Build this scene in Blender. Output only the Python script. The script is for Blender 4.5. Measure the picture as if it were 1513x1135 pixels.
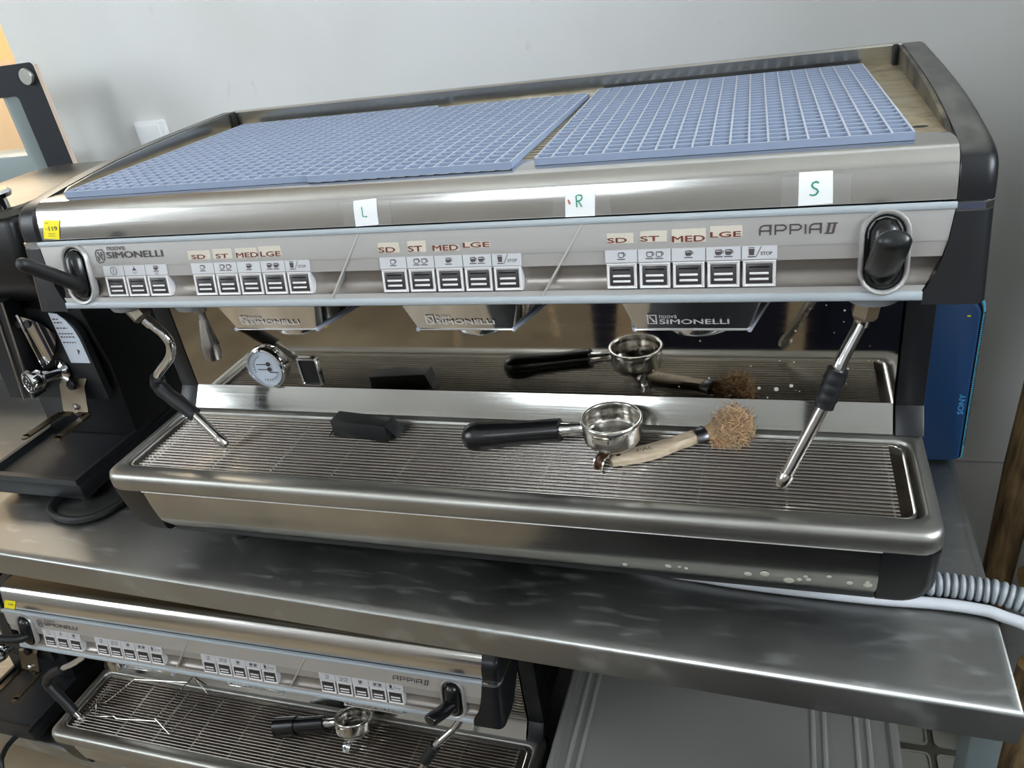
import bpy, bmesh, math, random
from mathutils import Vector as V, Matrix
random.seed(7)
for o in list(bpy.data.objects): bpy.data.objects.remove(o)
SC = bpy.context.scene
COL = SC.collection
PI = math.pi

# ---------------------------------------------------------------- camera, world, light, exposure
cam = bpy.data.objects.new('camera', bpy.data.cameras.new('camera'))
COL.objects.link(cam)
yaw, pitch, roll = 0.3700907912, 1.0688449205, -0.1607089192
cam.matrix_world = Matrix.Translation((0.346290964, -0.642707974, 0.721898472)) @ (
    Matrix.Rotation(yaw, 4, 'Z') @ Matrix.Rotation(pitch, 4, 'X') @ Matrix.Rotation(roll, 4, 'Z'))
cam.data.sensor_fit = 'HORIZONTAL'
cam.data.sensor_width = 36.0
cam.data.lens = 1173.664 * 36.0 / 1513.0
cam.data.clip_start = 0.01
SC.camera = cam

w = bpy.data.worlds.new('world'); SC.world = w; w.use_nodes = True
w.node_tree.nodes['Background'].inputs[0].default_value = (0.62, 0.72, 0.85, 1)
w.node_tree.nodes['Background'].inputs[1].default_value = 0.6
SC.view_settings.view_transform = 'Standard'
SC.view_settings.look = 'None'
SC.view_settings.gamma = 1.0
SC.view_settings.exposure = 0.08
SC.view_settings.use_curve_mapping = False
WINDOW_POWER = (7.5, 13.0, 20.0)       # left wall, high front, right wall
SC.cycles.max_bounces = 10
SC.cycles.glossy_bounces = 6
SC.cycles.sample_clamp_indirect = 6.0
SC.cycles.caustics_reflective = False
SC.cycles.caustics_refractive = False

# ---------------------------------------------------------------- materials
def lin(c):
    c /= 255.0
    return c / 12.92 if c <= 0.04045 else ((c + 0.055) / 1.055) ** 2.4
def rgb(r, g, b): return (lin(r), lin(g), lin(b), 1)

def mat(name, col, rough=0.5, metal=0.0, emit=None, spec=None, alpha=None, trans=None, ior=None, coat=None):
    m = bpy.data.materials.new(name); m.use_nodes = True
    b = m.node_tree.nodes['Principled BSDF']
    b.inputs['Base Color'].default_value = col
    b.inputs['Roughness'].default_value = rough
    b.inputs['Metallic'].default_value = metal
    if spec is not None: b.inputs['Specular IOR Level'].default_value = spec
    if emit: b.inputs['Emission Color'].default_value = emit[0]; b.inputs['Emission Strength'].default_value = emit[1]
    if alpha is not None: b.inputs['Alpha'].default_value = alpha
    if trans is not None: b.inputs['Transmission Weight'].default_value = trans
    if ior is not None: b.inputs['IOR'].default_value = ior
    if coat is not None: b.inputs['Coat Weight'].default_value = coat
    return m

def nodes(m):
    nt = m.node_tree
    return nt, nt.nodes, nt.links, nt.nodes['Principled BSDF']

def noise(m, scale=(1, 1, 1), nscale=5.0, detail=3.0, rot=(0, 0, 0)):
    nt, N, L, b = nodes(m)
    tc = N.new('ShaderNodeTexCoord'); mp = N.new('ShaderNodeMapping'); n = N.new('ShaderNodeTexNoise')
    mp.inputs['Scale'].default_value = scale; mp.inputs['Rotation'].default_value = rot
    n.inputs['Scale'].default_value = nscale; n.inputs['Detail'].default_value = detail
    L.new(tc.outputs['Object'], mp.inputs[0]); L.new(mp.outputs[0], n.inputs['Vector'])
    return n.outputs['Fac']

def ramp(m, fac, stops):
    nt, N, L, b = nodes(m)
    r = N.new('ShaderNodeValToRGB')
    e = r.color_ramp.elements
    while len(e) < len(stops): e.new(0.5)
    for i, (p, c) in enumerate(stops): e[i].position = p; e[i].color = c
    L.new(fac, r.inputs[0]); return r.outputs[0]

def mixc(m, fac, a, c):
    nt, N, L, b = nodes(m)
    x = N.new('ShaderNodeMix'); x.data_type = 'RGBA'
    for s, v in ((0, fac), (6, a), (7, c)):
        if hasattr(v, 'is_linked') or hasattr(v, 'links'): L.new(v, x.inputs[s])
        else: x.inputs[s].default_value = v
    return x.outputs[2]

def bump(m, h, strength=0.2, dist=0.001):
    nt, N, L, b = nodes(m)
    bp = N.new('ShaderNodeBump'); bp.inputs['Strength'].default_value = strength; bp.inputs['Distance'].default_value = dist
    L.new(h, bp.inputs['Height']); L.new(bp.outputs[0], b.inputs['Normal'])

def link(m, out, inp): m.node_tree.links.new(out, m.node_tree.nodes['Principled BSDF'].inputs[inp])
def grey(v): return (v, v, v, 1)

def brushed(name, col, rough, sc=(2, 150, 150), var=0.12, bmp=0.05, smear=0.1):
    m = mat(name, col, rough, 1.0)
    f = noise(m, sc, 4.0, 4.0)
    link(m, ramp(m, f, [(0.25, grey(max(0.02, rough - var))), (0.75, grey(rough + var))]), 'Roughness')
    g = noise(m, (1, 1, 1), 9.0, 5.0)
    d = tuple(c * (1 - smear * 2) for c in col[:3]) + (1,)
    link(m, ramp(m, g, [(0.3, d), (0.62, col)]), 'Base Color')
    bump(m, f, bmp, 0.0004)
    return m

M = {}
M['steel'] = brushed('brushed stainless steel', rgb(205, 203, 196), 0.2, var=0.06, bmp=0.04)
M['strip_steel'] = brushed('splash strip steel', rgb(190, 189, 184), 0.11, var=0.04, bmp=0.02, smear=0.06)
M['hood'] = brushed('polished hood steel', rgb(212, 210, 206), 0.17, var=0.05, bmp=0.03, smear=0.04)
M['tray'] = brushed('satin tray steel', rgb(176, 174, 168), 0.42, sc=(2, 120, 120), var=0.05, bmp=0.04)
M['low'] = brushed('lower front steel', rgb(182, 180, 174), 0.16, var=0.05, bmp=0.02, smear=0.12)
M['mirror'] = brushed('mirror splash steel', rgb(176, 172, 164), 0.05, sc=(2, 60, 60), var=0.02, bmp=0.006, smear=0.06)
M['wire'] = mat('tray wire steel', rgb(215, 210, 203), 0.22, 1.0)
M['chrome'] = mat('chrome', rgb(225, 225, 226), 0.07, 1.0)
M['worn'] = brushed('worn chrome', rgb(198, 194, 188), 0.2, sc=(30, 30, 30), var=0.1, bmp=0.03, smear=0.12)
M['iron'] = mat('dull hex nut metal', rgb(170, 160, 146), 0.35, 1.0)

def panel_mat():
    m = mat('silver panel paint', rgb(186, 183, 180), 0.38, 0.55)
    f = noise(m, (2, 200, 200), 3.0, 2.0)
    link(m, ramp(m, f, [(0.3, grey(0.33)), (0.7, grey(0.45))]), 'Roughness')
    return m
M['panel'] = panel_mat()
M['panel_dark'] = mat('shaded silver groove', rgb(148, 141, 135), 0.34, 0.6)  # panel silver darkened, puts the shade of the groove into the colour
M['panel_mid_shade'] = mat('half shaded silver panel', rgb(166, 162, 158), 0.4, 0.5)  # panel silver toned down for the shadow on the recessed middle band
M['tile'] = mat('pale silver label tile', rgb(203, 203, 206), 0.42, 0.25)
M['frame'] = mat('bright button frame', rgb(232, 230, 230), 0.3, 0.3)
M['key'] = mat('dark button key', rgb(58, 54, 54), 0.35)
M['bar'] = mat('pale indicator bar', rgb(226, 222, 222), 0.35)
M['strip'] = mat('pale blue grey plastic', rgb(168, 175, 180), 0.42)
M['ink'] = mat('dark grey print', rgb(72, 63, 64), 0.5)
M['brownink'] = mat('red brown transfer letters', rgb(112, 50, 38), 0.5)
M['label'] = mat('yellowed clear label', rgb(204, 195, 180), 0.45)
M['black'] = mat('satin black plastic', rgb(15, 15, 17), 0.36, spec=0.35)
M['seam'] = mat('pale metal seam', rgb(205, 203, 198), 0.3, 0.6)

def cap_mat():
    m = mat('dusty black end cap', rgb(26, 27, 30), 0.36, spec=0.4)
    nt, N, L, b = nodes(m)
    f = noise(m, (14, 6, 14), 4.0, 6.0)
    ge = N.new('ShaderNodeNewGeometry'); sp = N.new('ShaderNodeSeparateXYZ'); L.new(ge.outputs['Normal'], sp.inputs[0])
    up = N.new('ShaderNodeMapRange'); up.inputs[1].default_value = 0.75; up.inputs[2].default_value = 1.0
    L.new(sp.outputs['Z'], up.inputs[0])
    r = ramp(m, f, [(0.35, grey(0.35)), (0.75, grey(1))])
    mu = N.new('ShaderNodeMath'); mu.operation = 'MULTIPLY'
    L.new(up.outputs[0], mu.inputs[0]); L.new(r, mu.inputs[1])
    link(m, mixc(m, mu.outputs[0], rgb(24, 25, 28), rgb(104, 101, 96)), 'Base Color')
    bump(m, noise(m, (1, 1, 1), 900, 2), 0.08, 0.0003)
    return m
M['cap'] = cap_mat()
M['rubber'] = mat('black rubber', rgb(17, 18, 20), 0.5)
M['bakelite'] = mat('black handle plastic', rgb(18, 18, 19), 0.25)

def dirty(name, c1, c2, sc=10, rough=0.6):
    m = mat(name, c1, rough)
    f = noise(m, (1, 1, 1), sc, 8)
    link(m, ramp(m, f, [(0.3, c2), (0.6, c1)]), 'Base Color')
    return m
M['basin'] = dirty('coffee stained basin', rgb(84, 72, 60), rgb(44, 32, 24), 18, 0.5)
M['lever_worn'] = dirty('worn black lever plastic', rgb(22, 24, 25), rgb(62, 60, 56), 34, 0.34)
def roof_mat():
    m = mat('stained warmer plate', rgb(190, 178, 150), 0.4, 0.5)
    f = noise(m, (1, 1.6, 1), 46, 9)
    link(m, ramp(m, f, [(0.28, rgb(142, 124, 96)), (0.45, rgb(174, 158, 128)), (0.75, rgb(190, 178, 152))]), 'Base Color')
    link(m, ramp(m, noise(m, (1, 1, 1), 40, 5), [(0.3, grey(0.35)), (0.7, grey(0.6))]), 'Roughness')
    return m
M['roof'] = roof_mat()
M['railworn'] = dirty('stained black rail', rgb(40, 38, 35), rgb(120, 108, 88), 22, 0.45)
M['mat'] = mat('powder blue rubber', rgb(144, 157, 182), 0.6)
M['mattop'] = mat('dusty mat top with painted light', rgb(190, 194, 202), 0.7)  # dusty bar tops, painted paler than the faces to add cell shading
M['paper'] = mat('white paper', rgb(240, 240, 240), 0.7)
M['green'] = mat('green marker ink', rgb(24, 140, 112), 0.6)
M['redmark'] = mat('small red mark', rgb(190, 96, 84), 0.6)
M['yellow'] = mat('yellow price tag', rgb(250, 232, 30), 0.55)
M['tagink'] = mat('faint tag print', rgb(94, 84, 20), 0.6)
M['tape'] = mat('clear tape', rgb(235, 235, 235), 0.12, 0.0, alpha=0.07)
M['coffee'] = dirty('coffee stain', rgb(92, 56, 22), rgb(40, 22, 10), 300, 0.35)
M['limescale'] = mat('limescale', rgb(196, 194, 178), 0.7)
M['dial'] = mat('gauge dial', rgb(216, 224, 236), 0.35)
M['glassclear'] = mat('clear glass', rgb(220, 232, 232), 0.04, 0.0, alpha=0.12)
M['lidsteel'] = brushed('dull lid steel', rgb(138, 134, 124), 0.34, var=0.06, smear=0.1)
M['plate'] = brushed('dull bracket steel', rgb(128, 117, 100), 0.4, sc=(20, 20, 20), smear=0.2)
M['dark'] = mat('dark interior', rgb(12, 12, 13), 0.5)
M['silverblue'] = mat('bright cover side', rgb(206, 212, 228), 0.3, 0.4)

def bench_mat():
    m = mat('worn bench steel', rgb(166, 166, 162), 0.34, 1.0)
    nt, N, L, b = nodes(m)
    f = noise(m, (3, 160, 3), 3.0, 5.0, (0, 0, 0.5))
    g = noise(m, (1, 1, 1), 5.0, 8.0)
    s = noise(m, (80, 2.5, 4), 2.0, 3.0, (0, 0, 0.9))
    link(m, ramp(m, g, [(0.3, grey(0.34)), (0.7, grey(0.5))]), 'Roughness')
    base = ramp(m, g, [(0.2, rgb(152, 152, 150)), (0.8, rgb(170, 170, 166))])
    h = noise(m, (2.5, 9, 3), 7.0, 9.0, (0, 0, 0.6))
    sc = ramp(m, h, [(0.58, grey(0)), (0.72, grey(0.35))])
    link(m, mixc(m, sc, base, rgb(205, 206, 206)), 'Base Color')
    link(m, ramp(m, h, [(0.54, grey(1)), (0.74, grey(0.84))]), 'Metallic')
    bump(m, f, 0.04, 0.0004)
    return m
M['bench'] = bench_mat()

def wall_mat():
    m = mat('white painted wall', rgb(226, 226, 224), 0.75)
    f = noise(m, (1, 1, 1), 2.2, 8)
    g = noise(m, (3, 1, 2), 9, 3)
    a = ramp(m, f, [(0.25, rgb(218, 217, 212)), (0.6, rgb(230, 230, 229))])
    st = ramp(m, g, [(0.70, grey(0)), (0.82, grey(0.5))])
    link(m, mixc(m, st, a, rgb(196, 192, 182)), 'Base Color')
    bump(m, noise(m, (1, 1, 1), 160, 4), 0.05, 0.001)
    return m
M['wall'] = wall_mat()
M['tan'] = dirty('tan plywood wall', rgb(236, 208, 164), rgb(226, 194, 148), 3, 0.6)
def floor_mat():
    m = mat('tan concrete floor', rgb(148, 135, 115), 0.45)
    link(m, ramp(m, noise(m, (1, 1, 1), 3, 9), [(0.3, rgb(124, 110, 90)), (0.7, rgb(162, 147, 124))]), 'Base Color')
    return m
M['floor'] = floor_mat()
M['ceiling'] = mat('ceiling paint', rgb(206, 204, 198), 0.8)
M['frontwall'] = mat('pale grey front wall', rgb(166, 164, 162), 0.8)
M['dimwall'] = mat('grey painted wall', rgb(96, 92, 86), 0.8)
for i_, p_ in enumerate(WINDOW_POWER): M['pane%d' % (i_ + 1)] = mat('daylight window', rgb(255, 255, 255), 0.3, emit=((0.84, 0.93, 1.0, 1), p_))
M['winframe'] = mat('window frame paint', rgb(60, 60, 62), 0.5)
M['outlet'] = mat('white outlet plastic', rgb(240, 240, 242), 0.4)

def wood(name, a, b_, sc=(6, 60, 60), rough=0.6, ns=2.0):
    m = mat(name, a, rough)
    f = noise(m, sc, ns, 6)
    link(m, ramp(m, f, [(0.3, b_), (0.65, a)]), 'Base Color')
    bump(m, f, 0.3, 0.001)
    return m
M['wood'] = wood('pale beech wood', rgb(218, 200, 174), rgb(190, 166, 136), (12, 90, 90))
M['log'] = wood('weathered log', rgb(150, 122, 84), rgb(62, 48, 32), (40, 40, 5), 0.85)
M['logend'] = wood('cut timber', rgb(178, 142, 92), rgb(120, 88, 52), (20, 20, 20), 0.8)
M['bristle'] = mat('straw bristles', rgb(206, 168, 128), 0.75)
M['bristle2'] = mat('greyed bristles', rgb(172, 148, 118), 0.8)
M['ferrule'] = brushed('rusty ferrule', rgb(150, 150, 154), 0.35, sc=(20, 20, 20), smear=0.3)

def grille_mat():
    m = mat('blue speaker mesh', rgb(24, 62, 112), 0.5)
    nt, N, L, b = nodes(m)
    tc = N.new('ShaderNodeTexCoord'); mp = N.new('ShaderNodeMapping'); vo = N.new('ShaderNodeTexVoronoi')
    mp.inputs['Rotation'].default_value = (0, 0.78, 0)
    vo.inputs['Scale'].default_value = 520; vo.inputs['Randomness'].default_value = 0.0
    L.new(tc.outputs['Object'], mp.inputs[0]); L.new(mp.outputs[0], vo.inputs['Vector'])
    link(m, ramp(m, vo.outputs['Distance'], [(0.25, rgb(9, 26, 56)), (0.6, rgb(38, 92, 150))]), 'Base Color')
    return m
M['grille'] = grille_mat()
M['cyan'] = mat('cyan light ring', rgb(96, 190, 226), 0.3)
M['skytext'] = mat('light blue lettering', rgb(90, 176, 232), 0.5)
M['tube'] = mat('white plastic tube', rgb(204, 206, 212), 0.3)
M['hose'] = mat('grey corrugated hose', rgb(158, 163, 168), 0.3)
M['hoseshade'] = mat('shaded hose groove', rgb(70, 74, 78), 0.5)  # hose grey darkened to paint the shade between the ridges
M['smoke'] = mat('smoky clear plastic', rgb(132, 131, 126), 0.2, 0.0, spec=0.6, alpha=0.72)
M['smokerib'] = mat('clear plastic rib', rgb(168, 168, 164), 0.15, 0.0, alpha=0.55)
M['crate'] = mat('grey plastic crate', rgb(74, 70, 62), 0.45)
M['cratelight'] = mat('pale grey plastic pocket', rgb(128, 126, 118), 0.4)
M['leg'] = dirty('bench leg steel', rgb(92, 100, 100), rgb(60, 66, 66), 12, 0.45)
M['grinder'] = mat('black powder coat', rgb(15, 15, 17), 0.4)
M['grinder2'] = dirty('scuffed black steel', rgb(25, 28, 32), rgb(17, 18, 20), 12, 0.5)
M['navy'] = mat('navy chair fabric', rgb(26, 32, 58), 0.8)
M['caseframe'] = mat('black glass border', rgb(38, 42, 47), 0.55, spec=0.3)
M['pinkedge'] = mat('pale glass edge', rgb(222, 196, 178), 0.3)
M['casegrey'] = mat('grey case base', rgb(128, 140, 142), 0.4)
M['lamp'] = mat('warm lamp bulb', rgb(255, 220, 150), 0.4, emit=((1.0, 0.66, 0.28, 1), 70.0))

# ---------------------------------------------------------------- mesh building
def root_loc(p):
    t = V((0, 0, 0))
    while p is not None: t = t + V(p.location); p = p.parent
    return t

class MB:
    def __init__(s): s.v = []; s.f = []; s.mi = []; s.cur = 0
    def add(s, vs, fs, T=None):
        b = len(s.v)
        s.v += [T @ V(p) if T is not None else V(p) for p in vs]
        for f in fs: s.f.append([b + i for i in f]); s.mi.append(s.cur)
        return s
    def box(s, x0, x1, y0, y1, z0, z1, T=None):
        vs = [(x, y, z) for z in (z0, z1) for y in (y0, y1) for x in (x0, x1)]
        return s.add(vs, [(0, 2, 3, 1), (4, 5, 7, 6), (0, 1, 5, 4), (2, 6, 7, 3), (0, 4, 6, 2), (1, 3, 7, 5)], T)
    def loft(s, loops, closed=True, cap0=True, cap1=True, T=None):
        n = len(loops[0]); vs = [p for l in loops for p in l]; fs = []
        for i in range(len(loops) - 1):
            for j in range(n if closed else n - 1):
                a = i * n + j; b_ = i * n + (j + 1) % n
                fs.append((a, b_, b_ + n, a + n))
        if closed and cap0: fs.append(tuple(range(n))[::-1])
        if closed and cap1: fs.append(tuple(range((len(loops) - 1) * n, len(loops) * n)))
        return s.add(vs, fs, T)
    def lathe(s, prof, n=32, T=None, cap0=False, cap1=False):      # prof: (r, z) around local z
        loops = [[(r * math.cos(2 * PI * k / n), r * math.sin(2 * PI * k / n), z) for k in range(n)] for r, z in prof]
        return s.loft(loops, True, cap0, cap1, T)
    def tube(s, path, r, n=8, cap=True, T=None):
        P = [V(p) for p in path]; R = r if isinstance(r, (list, tuple)) else [r] * len(P)
        loops = []; up = None
        for i, p in enumerate(P):
            d = (P[min(i + 1, len(P) - 1)] - P[max(i - 1, 0)])
            d = d.normalized() if d.length > 1e-9 else V((0, 0, 1))
            if up is None:
                up = V((0, 0, 1)) if abs(d.z) < 0.9 else V((0, 1, 0))
            a = d.cross(up).normalized(); up = a.cross(d).normalized()
            loops.append([p + (a * math.cos(2 * PI * k / n) + up * math.sin(2 * PI * k / n)) * R[i] for k in range(n)])
        return s.loft(loops, True, cap, cap, T)
    def prism(s, poly, fn0, fn1, T=None):       # poly of 2-D points, two maps to 3-D
        return s.loft([[fn0(*p) for p in poly], [fn1(*p) for p in poly]], True, True, True, T)
    def ribbon(s, path, wd, T, d=0.0, close=False):       # flat strip in the local xy plane
        P = [V((p[0], p[1])) for p in path]; n = len(P); L_ = []; R_ = []
        for i in range(n):
            a = P[(i - 1) % n] if (i > 0 or close) else P[i]; c = P[(i + 1) % n] if (i < n - 1 or close) else P[i]
            t = (c - a).normalized(); nn = V((-t.y, t.x))
            k = 1.0
            if 0 < i < n - 1 or close:
                t0 = (P[i] - a).normalized(); k = 1.0 / max(0.5, abs(t0.dot(t)))
            L_.append(P[i] + nn * wd / 2 * k); R_.append(P[i] - nn * wd / 2 * k)
        vs = [(p.x, p.y, d) for p in L_] + [(p.x, p.y, d) for p in R_]
        fs = []
        for i in range(n if close else n - 1):
            j = (i + 1) % n
            fs.append((i, n + i, n + j, j))
        return s.add(vs, fs, T)
    def poly(s, pts, T, d=0.0): return s.add([(p[0], p[1], d) for p in pts], [tuple(range(len(pts)))], T)
    def build(s, name, m, parent=None, smooth=35, bevel=0, seg=2, label=None, fix=True, edges=None):
        o_ = root_loc(parent)
        me = bpy.data.meshes.new(name)
        bm = bmesh.new()
        bv = [bm.verts.new(p - o_) for p in s.v]
        for f, mi in zip(s.f, s.mi):
            try:
                fc = bm.faces.new([bv[i] for i in f]); fc.material_index = mi
            except ValueError: pass
        if fix:
            bmesh.ops.remove_doubles(bm, verts=bm.verts, dist=1e-6)
            bmesh.ops.recalc_face_normals(bm, faces=bm.faces)
        if bevel:
            es = [e for e in bm.edges if len(e.link_faces) == 2 and e.calc_face_angle(0) > math.radians(25)]
            if edges: es = [e for e in es if edges(e.verts[0].co + o_, e.verts[1].co + o_)]
            bmesh.ops.bevel(bm, geom=es, offset=bevel, segments=seg, profile=0.5, affect='EDGES', clamp_overlap=True)
        ang = math.radians(smooth)
        for f in bm.faces: f.smooth = smooth > 0
        for e in bm.edges:
            if len(e.link_faces) == 2: e.smooth = e.calc_face_angle(0) < ang
        bm.to_mesh(me); bm.free()
        for x in (m if isinstance(m, (list, tuple)) else [m]): me.materials.append(x)
        o = bpy.data.objects.new(name, me); COL.objects.link(o)
        if parent is not None: o.parent = parent
        if label: o['label'] = label
        return o

def thing(name, label, cat, loc=(0, 0, 0), group=None):
    o = bpy.data.objects.new(name, None); COL.objects.link(o); o.location = loc
    o.empty_display_size = 0.05
    o['label'] = label; o['category'] = cat
    if group: o['group'] = group
    return o
def tag(o, label, cat, group=None, kind=None):
    if label: o['label'] = label
    if cat: o['category'] = cat
    if group: o['group'] = group
    if kind: o['kind'] = kind
    return o
def struct(o, label=None):
    o['kind'] = 'structure'
    if label: o['label'] = label
    return o
def dup(o, parent, dx=(0, 0, 0)):
    c = o.copy(); COL.objects.link(c); c.parent = parent; c.location = V(o.location) + V(dx)
    for ch in o.children: dup(ch, c)
    return c
def align(p, d, up=(0, 0, 1)):              # local z along d, origin at p
    z = V(d).normalized(); u = V(up)
    if abs(z.dot(u)) > 0.98: u = V((0, 1, 0))
    x = u.cross(z).normalized(); y = z.cross(x)
    m = Matrix((x, y, z)).transposed().to_4x4(); m.translation = V(p); return m
def spline(P, n=8):
    P = [V(p) for p in P]; out = []
    for i in range(len(P) - 1):
        p0, p1, p2, p3 = P[max(i - 1, 0)], P[i], P[i + 1], P[min(i + 2, len(P) - 1)]
        for k in range(n):
            t = k / n
            out.append(0.5 * ((2 * p1) + (p2 - p0) * t + (2 * p0 - 5 * p1 + 4 * p2 - p3) * t * t + (3 * p1 - p0 - 3 * p2 + p3) * t ** 3))
    return out + [P[-1]]
def rrect(x0, x1, y0, y1, r, n=5):
    out = []
    for cx, cy, a in ((x1 - r, y1 - r, 0), (x0 + r, y1 - r, 90), (x0 + r, y0 + r, 180), (x1 - r, y0 + r, 270)):
        for k in range(n + 1):
            t = math.radians(a + 90 * k / n); out.append((cx + r * math.cos(t), cy + r * math.sin(t)))
    return out

# ---- flat lettering, made once while the scene is still small
def make_text(s, bold=0.0):
    c = bpy.data.curves.new('t', 'FONT'); c.body = s; c.size = 1.0; c.offset = bold; c.resolution_u = 3
    o = bpy.data.objects.new('t', c); COL.objects.link(o)
    bpy.context.view_layer.update()
    me = bpy.data.meshes.new_from_object(o.evaluated_get(bpy.context.evaluated_depsgraph_get()))
    vs = [V(v.co) for v in me.vertices]; fs = [tuple(p.vertices) for p in me.polygons]
    bpy.data.objects.remove(o); bpy.data.curves.remove(c); bpy.data.meshes.remove(me)
    x0 = min(v.x for v in vs); x1 = max(v.x for v in vs); y0 = min(v.y for v in vs); y1 = max(v.y for v in vs)
    return [((v.x - x0) / (x1 - x0), (v.y - y0) / (y1 - y0)) for v in vs], fs
TXT = {}
for s_, b_ in (('SIMONELLI', 0), ('nuova', 0), ('STOP', 0.012), ('SD', 0), ('ST', 0), ('MED', 0), ('LGE', 0),
               ('119', 0.02), ('190', 0.02), ('L', 0), ('R', 0), ('S', 0), ('SONY', 0.02), ('PAL', 0)):
    TXT[s_] = make_text(s_, b_)
def text(mb, s, x0, x1, y0, y1, T, d=0.0, shear=0.0, bold=0.0):
    vs, fs = TXT[s]
    if bold:
        for dx, dy in ((-bold, 0), (bold, 0), (0, bold * .5), (0, -bold * .5)): text(mb, s, x0 + dx, x1 + dx, y0 + dy, y1 + dy, T, d + dx * .05)
    mb.add([(x0 + u * (x1 - x0) + shear * v, y0 + v * (y1 - y0), d) for u, v in vs], fs, T)
    return mb
# ---------------------------------------------------------------- the setting
WY = 0.72                                    # face of the wall behind the bench
FZ = -0.88                                   # floor
XL, XR, FY, YF, CZ = -3.4, 3.2, -3.0, 3.4, 3.0
struct(MB().box(XL, XR, FY, YF, FZ - 0.1, FZ).build('floor', M['floor'], smooth=0), 'tan concrete floor')
struct(MB().box(XL, XR, FY, YF, CZ, CZ + 0.1).build('ceiling', M['ceiling'], smooth=0), 'pale ceiling')
struct(MB().box(-1.14, XR, WY, WY + 0.14, FZ, CZ).build('wall_back', M['wall'], smooth=0), 'white painted wall behind the bench with faint scuffs')
struct(MB().box(XL, XR, YF, YF + 0.12, FZ, CZ).build('wall_far', M['frontwall'], smooth=0), 'far wall of the next room')
struct(MB().box(XL, -1.1, YF - .02, YF, FZ, 1.3).build('trim_3', M['tan'], smooth=0), 'tan boarding on the far wall')
struct(MB().box(XL, XL + .02, .9, YF - .02, FZ, 1.3).build('trim_4', M['tan'], smooth=0), 'tan boarding seen past the end of the white wall')
def wall_with(name, m, mp, a0, a1, wins, label):
    mb = MB(); e = a0
    for x0, x1, z0, z1, k in wins:
        for q in ((e, x0, FZ, CZ), (x0, x1, FZ, z0), (x0, x1, z1, CZ)):
            mb.loft([[mp(a, t, b_) for a, b_ in ((q[0], q[2]), (q[1], q[2]), (q[1], q[3]), (q[0], q[3]))] for t in (0, .12)])
        e = x1
    mb.loft([[mp(a, t, b_) for a, b_ in ((e, FZ), (a1, FZ), (a1, CZ), (e, CZ))] for t in (0, .12)])
    struct(mb.build(name, m, smooth=0), label)
    for x0, x1, z0, z1, k in wins:
        f = MB(); t = .05; xm = x0 + (x1 - x0) * .24
        for q in ((x0, x0 + t, z0, z1), (x1 - t, x1, z0, z1), (x0 + t, x1 - t, z0, z0 + t), (x0 + t, x1 - t, z1 - t, z1), (xm - .02, xm + .02, z0 + t, z1 - t)):
            f.loft([[mp(a, d, b_) for a, b_ in ((q[0], q[2]), (q[1], q[2]), (q[1], q[3]), (q[0], q[3]))] for d in (.02, .1)])
        wo = struct(f.build('window_%d' % k, M['winframe'], smooth=0), 'window with pale daylight, number %d of the room' % k)
        for a, c in ((x0 + t, xm - .02), (xm + .02, x1 - t)):
            MB().loft([[mp(p, d, b_) for p, b_ in ((a, z0 + t), (c, z0 + t), (c, z1 - t), (a, z1 - t))] for d in (.06, .07)]).build('pane', M['pane%d' % k], wo, smooth=0)
wall_with('wall_left', M['frontwall'], lambda a, t, z: (XL - t, a, z), FY, YF, [(-2.85, -1.0, 0.9, 2.7, 1)], 'grey wall at the left of the room')
wall_with('wall_right', M['dimwall'], lambda a, t, z: (XR + t, a, z), FY, YF, [(-2.2, -0.1, 1.3, 2.8, 3)], 'grey wall at the right of the room')
wall_with('wall_front', M['frontwall'], lambda a, t, z: (a, FY - t, z), XL, XR, [(-1.25, -0.35, 1.55, 2.55, 2)], 'pale grey wall opposite the bench')
struct(MB().box(0.585, 3.2, WY - 0.003, WY, -0.221, -0.2195).build('trim_1', M['frontwall'], smooth=0), 'thin joint line across the wall right of the bench')
struct(MB().box(0.3, 3.2, WY - 0.012, WY, -0.66, -0.60).build('trim_2', M['wall'], smooth=0, bevel=0.003), 'pale rail low on the wall right of the bench')
# wall outlet
ou = thing('wall_outlet', 'white square wall outlet plate behind the machine', 'outlet', (-0.86, WY, 0.47))
MB().box(-0.896, -0.822, WY - 0.012, WY, 0.43, 0.515).build('plate', M['outlet'], ou, bevel=0.004)
MB().box(-0.890, -0.835, WY - 0.015, WY - 0.011, 0.437, 0.508).build('cover', M['outlet'], ou, bevel=0.0015)

# ---------------------------------------------------------------- steel bench
BZ = 0.02
def by(x): return -0.026 - 0.033 * x                 # front edge of the bench
bench = thing('work_bench', 'long stainless steel work bench with scratched top', 'bench', (-0.5, 0.35, FZ))
BL, BR, BB = -1.75, 0.577, 0.715
bt = MB()
prof = [(0.012, 0.0), (0.004, -0.0008), (0.001, -0.003), (0.0, -0.007), (0.0, -0.044), (0.012, -0.046)]
ring = lambda d, z: [(BL + d, by(BL) + d, BZ + z), (BR - d, by(BR) + d, BZ + z), (BR + 0.004 - d, BB - d, BZ + z), (BL + d, BB - d, BZ + z)]
bt.loft([ring(d, z) for d, z in prof], True, True, False)
bt.build('bench_top', M['bench'], bench, smooth=60)
MB().add([(BL + .05, by(BL) + .02, -.026), (BR - .02, by(BR) + .02, -.026), (BR - .02, by(BR) + .05, -.026), (BL + .05, by(BL) + .05, -.026),
          (BL + .05, by(BL) + .02, -.038), (BR - .02, by(BR) + .02, -.038), (BR - .02, by(BR) + .05, -.038), (BL + .05, by(BL) + .05, -.038)],
         [(0, 1, 2, 3), (7, 6, 5, 4), (0, 4, 5, 1), (1, 5, 6, 2), (2, 6, 7, 3), (3, 7, 4, 0)]).build('frame_rail', M['bench'], bench, smooth=0)
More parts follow.
